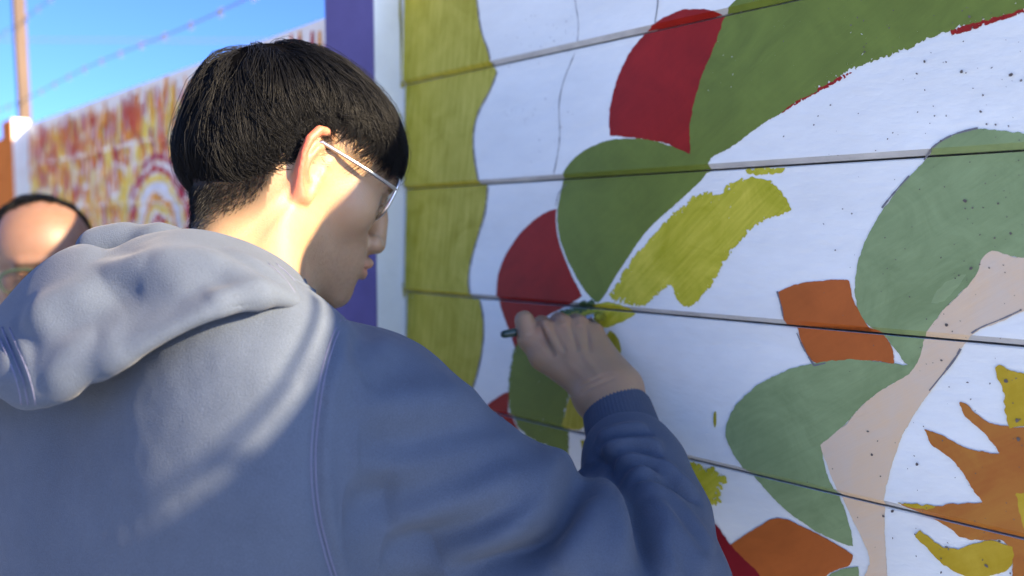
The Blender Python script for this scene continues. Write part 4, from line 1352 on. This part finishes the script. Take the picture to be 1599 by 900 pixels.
bh = BVHTree.FromPolygons([tuple(x) for x in kv], [tuple(x) for x in kq])
o = seam(bh, [HSEAM], hoodie, off=(-10, 0, 12), r=.0008)
o = seam(bh, [[(425, 412), (450, 432), (470, 462), (478, 484)]], hoodie, off=(-6, 6), r=.0006)
# ------------------------------------------------------------------ trousers, shoes, glasses, brush
M['denim'] = fabric('denim', (0.05, 0.055, 0.075))
M['shoe'] = mat('shoe_canvas', (0.12, 0.12, 0.12), .8, .1, 30)
M['sole'] = mat('shoe_sole', (0.6, 0.58, 0.55), .7)
def legs(parent, pel, fwd, name='trousers', m=None, shoe=True):
    fwd = np.array(fwd, float); sd = np.array([fwd[1], -fwd[0], 0])
    feet = [np.array([pel[0], pel[1], .02]) + sd * s * .11 + fwd * (.03 if s > 0 else -.05) for s in (-1, 1)]
    def f(p):
        d = ell(p, pel, (.172, .135, .13))
        for s, ft in zip((-1, 1), feet):
            hip = pel + sd * s * .085 + [0, 0, -.06]
            kn = (hip + ft) / 2 + fwd * .035
            d = smin(d, chain(p, [(hip, .10), (kn, .075), (ft + [0, 0, .07], .062)]), .03)
        return smax(d, -(p[:, 2] - .045), .01)
    v, q = nets(f, np.array([pel[0] - .34, pel[1] - .34, .0]), np.array([pel[0] + .34, pel[1] + .34, pel[2] + .18]), .010)
    v = v + normals(v, q) * (.006 * fbm(v * 9, 3))[:, None]
    mesh_obj(name, v, q, m or M['denim'], parent, smooth=True)
    for ft in feet:
        a, b = ft + fwd * -.06 + [0, 0, .03], ft + fwd * .15 + [0, 0, .018]
        sv, sq = nets(lambda p: smax(smin(cap(p, a, b, .042, .034), cap(p, ft + [0, 0, .05], ft + [0, 0, .085], .045, .042), .04), -(p[:, 2] - .012), .004), np.minimum(a, b) - .08, np.maximum(a, b) + .1, .008)
        so_ = mesh_obj('shoe', sv, sq, M['shoe'], parent, smooth=True)
        sv, sq = nets(lambda p: smax(smax(cap(p, a * [1, 1, 0] + [0, 0, .02], b * [1, 1, 0] + [0, 0, .02], .049, .042), p[:, 2] - .016, .003), -(p[:, 2] - .001), .003), np.minimum(a, b) - .08, np.maximum(a, b) + .08, .008)
        mesh_obj('sole', sv, sq, M['sole'], so_, smooth=True)
legs(person, PELVIS, (.40, .917, 0))

M['frame'] = mat('glasses_metal', (0.62, 0.60, 0.57), .28, metal=1.0)
M['frame_dark'] = mat('glasses_dark', (0.018, 0.04, 0.03), .6, spec=.15)
glass = bpy.data.materials.new('lens_glass'); glass.use_nodes = True
gb = glass.node_tree.nodes['Principled BSDF']
gb.inputs['Transmission Weight'].default_value = 1.0; gb.inputs['Roughness'].default_value = .02; gb.inputs['IOR'].default_value = 1.48
gb.inputs['Base Color'].default_value = (.93, .97, .97, 1)

def proj(p):
    d = np.asarray(p, float) - [0, 0, CAM_H]
    z = d @ [0, CP, -SP]
    return np.array([IW / 2 + F_PX * d[0] / z, IH / 2 - F_PX * (d @ [0, SP, CP]) / z])
def solve_head(fh, px, py, y, g=(.09, .02)):
    g = np.array(g, float)
    for _ in range(12):
        f0 = proj(fh((g[0], y, g[1]))) - [px, py]
        J = np.stack([(proj(fh((g[0] + 1e-4, y, g[1]))) - [px, py] - f0) / 1e-4, (proj(fh((g[0], y, g[1] + 1e-4))) - [px, py] - f0) / 1e-4], 1)
        g = g - np.linalg.solve(J, f0)
    return g

def glasses(parent, fh, hinge, ear, m, r, lw=.050, lh=.043, tilt=.16, label=None):
    """two lenses in their rims, a bridge and two temple arms; hinge and ear are (forward, up) in head space, y = half width"""
    hf, hu, hy = hinge; ef, eu, ey = ear
    t = bpy.data.objects.new('glasses', None); col.objects.link(t); t.location = Vector(fh((hf, 0, hu))); attach(t, parent)
    if label: t['label'] = label
    for s in (-1, 1):
        cy = s * (hy - .003 - lw / 2)
        def lens_pt(a, k=1.0, dz=0.0):
            x, z = math.cos(a), math.sin(a)
            e = 2 / 2.7
            yy = cy + k * lw / 2 * math.copysign(abs(x) ** e, x)
            zz = k * lh / 2 * math.copysign(abs(z) ** e, z)
            return fh((hf + .002 - .10 * (yy * s) ** 2 * 6 + tilt * (zz - .008) + dz, yy, hu - .008 + zz))
        ring = [lens_pt(a) for a in np.linspace(0, 2 * math.pi, 37)]
        mb = MB(); mb.tube(ring, r, 6)
        rim = mb.build('rim', m, t, smooth=True)
        N = 32
        fr = [lens_pt(a, .985, .0008) for a in np.linspace(0, 2 * math.pi, N, endpoint=False)]
        bk = [lens_pt(a, .985, -.0008) for a in np.linspace(0, 2 * math.pi, N, endpoint=False)]
        f = [tuple(range(N)), tuple(range(2 * N - 1, N - 1, -1))] + [(i, N + i, N + (i + 1) % N, (i + 1) % N) for i in range(N)]
        mesh_obj('lens', [tuple(x) for x in fr + bk], f, glass, t)
        mb = MB()
        mb.tube([fh((hf - .001, s * (hy - .004), hu)), fh((hf - .004, s * hy, hu)), fh((hf * .6 + ef * .4, s * (hy * .5 + ey * .5 + .001), hu * .6 + eu * .4)), fh((ef, s * ey, eu)), fh((ef - .007, s * (ey - .004), eu - .003)), fh((ef - .010, s * (ey - .008), eu - .012))], [r, r, r * 1.05, r * 1.1, r * 1.2, r * 1.1], 8)
        mb.build('temple_arm', m, t, smooth=True)
    mb = MB(); mb.tube([fh((hf + .004, -.0115, hu - .002)), fh((hf + .008, 0, hu + .003)), fh((hf + .004, .0115, hu - .002))], r, 6)
    mb.build('bridge', m, t, smooth=True)
    return t
hg = solve_head(from_h, 622, 297, -.070)
eg = solve_head(from_h, 503, 222, -.0765, (.01, .03))
if DEBUG: print('GLASS', hg, eg)
glasses(person, from_h, (hg[0], hg[1], .070), (eg[0], eg[1], .0765), M['frame'], .0017, label='thin silver metal glasses')

# the paintbrush held in the fist
brush = empty('paintbrush', at(850, 512, .905), 'dark green handled paintbrush gripped in the painting hand', 'paintbrush')
M['handle'] = mat('brush_handle', (0.018, 0.045, 0.032), .35, .3, 80)
M['ferrule'] = mat('brush_ferrule', (0.55, 0.57, 0.58), .3, metal=1.0)
M['bristle'] = mat('wet_bristles', (0.30, 0.30, 0.03), .5, .4, 200)
tipp = np.array(W(*px_to_uv(948, 493), .012))
b0, b1 = at(783, 523, .876), at(918, 499, .918)
mb = MB(); mb.tube([b0, b0 + (b1 - b0) * .03, b0 + (b1 - b0) * .25, b0 + (b1 - b0) * .6, b0 + (b1 - b0) * .92, b1], [.0028, .0042, .0048, .0040, .0046, .0046], 10)
mb.build('handle', M['handle'], brush, smooth=True)
dirb = (tipp - b1) / np.linalg.norm(tipp - b1)
f1 = b1 + dirb * .010
mb = MB(); mb.tube([b1 - dirb * .002, b1, f1, f1 + dirb * .001], [.0047, .0052, .0056, .0052], 12)
mb.build('ferrule', M['ferrule'], brush, smooth=True)
mb = MB()
for i in range(60):
    o = np.array([random.gauss(0, 1), random.gauss(0, 1), random.gauss(0, 1)]); o -= dirb * o.dot(dirb); o = o / np.linalg.norm(o) * .0048 * math.sqrt(random.random())
    mb.tube([f1 + o, (f1 + tipp) / 2 + o * 1.25, tipp + o * random.uniform(.5, 1.3)], [.0007, .0007, .0003], 4)
o = mb.build('bristles', M['bristle'], brush); o['kind'] = 'stuff'

# ------------------------------------------------------------------ the second painter, farther along the fence
H2 = frame(math.radians(-54), math.radians(10), math.radians(6))
HC2 = at(70, 420, 1.335)
def to_h2(p): return ((p - HC2.astype(np.float32)) @ H2.T.astype(np.float32)).astype(np.float32)
def from_h2(q): return HC2 + np.asarray(q, float) @ H2
FW2 = np.array([math.cos(math.radians(-54)), math.sin(math.radians(-54)), 0]); SD2 = np.array([-FW2[1], FW2[0], 0])
NB2 = HC2 - FW2 * .045 - UP * .16
v1b, q1b = nets(lambda p: smin(head_sdf(to_h2(p)), cap(p, from_h2((-.018, 0, -.045)), NB2, .055, .062), .022), HC2 - [.17, .17, .22], HC2 + [.17, .17, .17], .0026)
PEL2 = NB2 - UP * (NB2[2] - .86) + FW2 * -.02
SH2 = [NB2 + SD2 * s * .17 - UP * .05 for s in (-1, 1)]
EL2 = [SH2[0] - UP * .27 - SD2 * .05 - FW2 * .03, SH2[1] - UP * .27 + SD2 * .03 - FW2 * .02]
HA2 = [EL2[0] - UP * .19 + FW2 * .14, EL2[1] - UP * .19 + FW2 * .14]
def limbs2(p):
    d = chain(p, [(NB2, .055), (PEL2 + UP * .2, .11), (PEL2, .12)])
    for s in (0, 1):
        d = smin(d, chain(p, [(NB2 - UP * .04, .05), (SH2[s], .05), (EL2[s], .04), (HA2[s], .026)]), .03)
        fo = np.array([PEL2[0], PEL2[1], .08]) + SD2 * (s - .5) * .2
        d = smin(d, chain(p, [(PEL2 + SD2 * (s - .5) * .17, .085), ((PEL2 + fo) / 2, .055), (fo, .035)]), .03)
    return d
lo2 = np.minimum(np.min(SH2 + EL2 + HA2, 0), PEL2) - .17; hi2 = np.maximum(np.max(SH2 + EL2 + HA2, 0), PEL2) + .17
v2b, q2b = nets(limbs2, [lo2[0], lo2[1], .03], hi2, .010)
hands = []
for s in (0, 1):
    b = HA2[s]; ax_ = (HA2[s] - EL2[s]); ax_ = ax_ / np.linalg.norm(ax_)
    def hs_(p):
        d = cap(p, b, b + ax_ * .07, .024, .026)
        for i in range(4):
            o = b + ax_ * .075 + SD2 * (-.027 + i * .018)
            d = smin(d, chain(p, [(o, .0095), (o + ax_ * .035 + FW2 * .006, .0088), (o + ax_ * .058 + FW2 * .024 - UP * .002 * i, .0078)]), .005)
        sg = 1 if s else -1
        return smin(d, chain(p, [(b + ax_ * .02 - SD2 * .022 * sg, .012), (b + ax_ * .055 - SD2 * .042 * sg + FW2 * .01, .0105), (b + ax_ * .082 - SD2 * .040 * sg + FW2 * .018, .0085)]), .008)
    hands.append(nets(hs_, b - .09, b + .16, .004))
skin2 = skin_mat('skin_ruddy', (0.18, 0.10, 0.068))
man = build_body('person', [(v1b, q1b), (v2b, q2b)] + hands, skin2)
tag(man, 'balding man in dark green glasses bowing his head behind the hooded shoulder', 'person', 'people painting the fence')
co2 = np.concatenate([v1b, v2b] + [h[0] for h in hands])
h2 = to_h2(co2.astype(np.float32)).astype(float)
def cut2(x, y=0.0): return np.interp(x - .030 * bump01(np.abs(y), .046, .066), [-.115, -.09, -.06, -.03, -.005, .015, .022, .030], [-.055, -.05, -.045, -.01, .035, .05, .085, .30])
m1 = np.arange(len(co2)) < len(v1b)
hy2 = bump01(h2[:, 2] - cut2(h2[:, 0], h2[:, 1]), -.006, .006)
br2 = np.exp(-((h2[:, 2] - .029) / .005) ** 2) * bump01(np.abs(h2[:, 1]), .010, .016) * (1 - bump01(np.abs(h2[:, 1]), .044, .052)) * (h2[:, 0] > .05)
ear2 = (np.abs(h2[:, 1]) > .072) & (h2[:, 2] < .04)
set_attr(man, 'hairy', np.where(ear2, 0, np.maximum(np.maximum(hy2, br2 * .9), .9 * ((np.hypot(np.abs(h2[:, 1]) - .0315, h2[:, 2] - .006) < .0055) & (h2[:, 0] > .078)))) * m1)
set_attr(man, 'blush', .25 * np.exp(-((h2[:, 2] + .0605) / .008) ** 2) * (h2[:, 0] > .08) * m1)
def shell2(q):
    d = ell(q, (-.006, 0, .039), (.090, .0765, .081))
    return smin(d, ell(q, (-.034, 0, .002), (.062, .069, .060)), .03)
o = make_hair('hair', man, from_h2, cut2, 4800, 9, width=.0006, shell_f=shell2, short=.45, whorl=(-.5, 0, .86))
glasses(man, from_h2, (.098, .016, .072), (.010, .018, .077), M['frame_dark'], .0018, lh=.036, label='dark green framed glasses')
def jacket(p):
    d = chain(p, [(NB2 - UP * .09, .105), (PEL2 + UP * .22, .145), (PEL2 + UP * .02, .15)], .05)
    for s in (0, 1):
        d = smin(d, chain(p, [(NB2 - UP * .05, .06), (SH2[s], .072), (EL2[s], .058), (HA2[s] - (HA2[s] - EL2[s]) * .08, .042)]), .05)
    return smax(smax(d, -(p[:, 2] - PEL2[2] + .02), .01), -cap(p, from_h2((-.018, 0, -.045)), NB2, .058, .066), .006)
M['jacket'] = fabric('dark_jacket', (0.035, 0.04, 0.045))
jv, jq = nets(jacket, [lo2[0] - .05, lo2[1] - .05, PEL2[2] - .1], hi2 + .06, .008)
jv = jv + normals(jv, jq) * (.006 * fbm(jv * 10, 3))[:, None]
mesh_obj('jacket', jv, jq, M['jacket'], man, smooth=True)
legs(man, PEL2, FW2, m=M['denim'])
# the shorter layer under the long hair, so that the nape tapers
def shell_low(q):
    d = ell(q, (-.006, 0, .037), (.0915, .077, .0815))
    return smin(d, ell(q, (-.034, 0, -.001), (.0625, .0685, .061)), .03)
def cut_low(x, y=0.0): return hair_cut(x) - .013 * (1 - bump01(x, -.045, -.015))
make_hair('hair', person, from_h, cut_low, 9600, 21, width=.00030, shell_f=shell_low, short=.5, taper=.03)
# short clipped hairs where the nape and sides are faded
sel = np.nonzero((hairy[:nv1] > .08) & (hs[:nv1, 2] < hair_cut(hs[:nv1, 0]) + .016) & (hs[:nv1, 2] < .05) & (hs[:nv1, 0] < .0) & (hs[:nv1, 2] > -.105) & (np.abs(hs[:nv1, 1]) < .0695))[0]
nrm = normals(v1, q1)
pw = hairy[sel] ** 1.5; pick = rng.choice(sel, 8000, p=pw / pw.sum())
P0 = v1[pick] + rng.normal(0, .0012, (len(pick), 3)); N0 = nrm[pick]
dn = -HM[2] + rng.normal(0, .25, (len(pick), 3)); dn = dn - N0 * (dn * N0).sum(1)[:, None]; dn /= np.linalg.norm(dn, axis=1)[:, None]
ln = (.0025 + .006 * hairy[pick] * rng.random(len(pick)))[:, None]
tip = P0 + dn * ln + N0 * (.0006 + .12 * ln); sdv = np.cross(dn, N0) * .00012
base = P0 - N0 * .0005
Vs = np.stack([base - sdv, base + sdv, tip, base + N0 * .0003], 1).reshape(-1, 3)
ii = np.arange(len(pick))[:, None] * 4
Fs = np.concatenate([ii + [0, 1, 2], ii + [1, 3, 2], ii + [3, 0, 2]])
o = mesh_obj('clipped_hair', Vs, Fs, hairm, person)
o['kind'] = 'stuff'
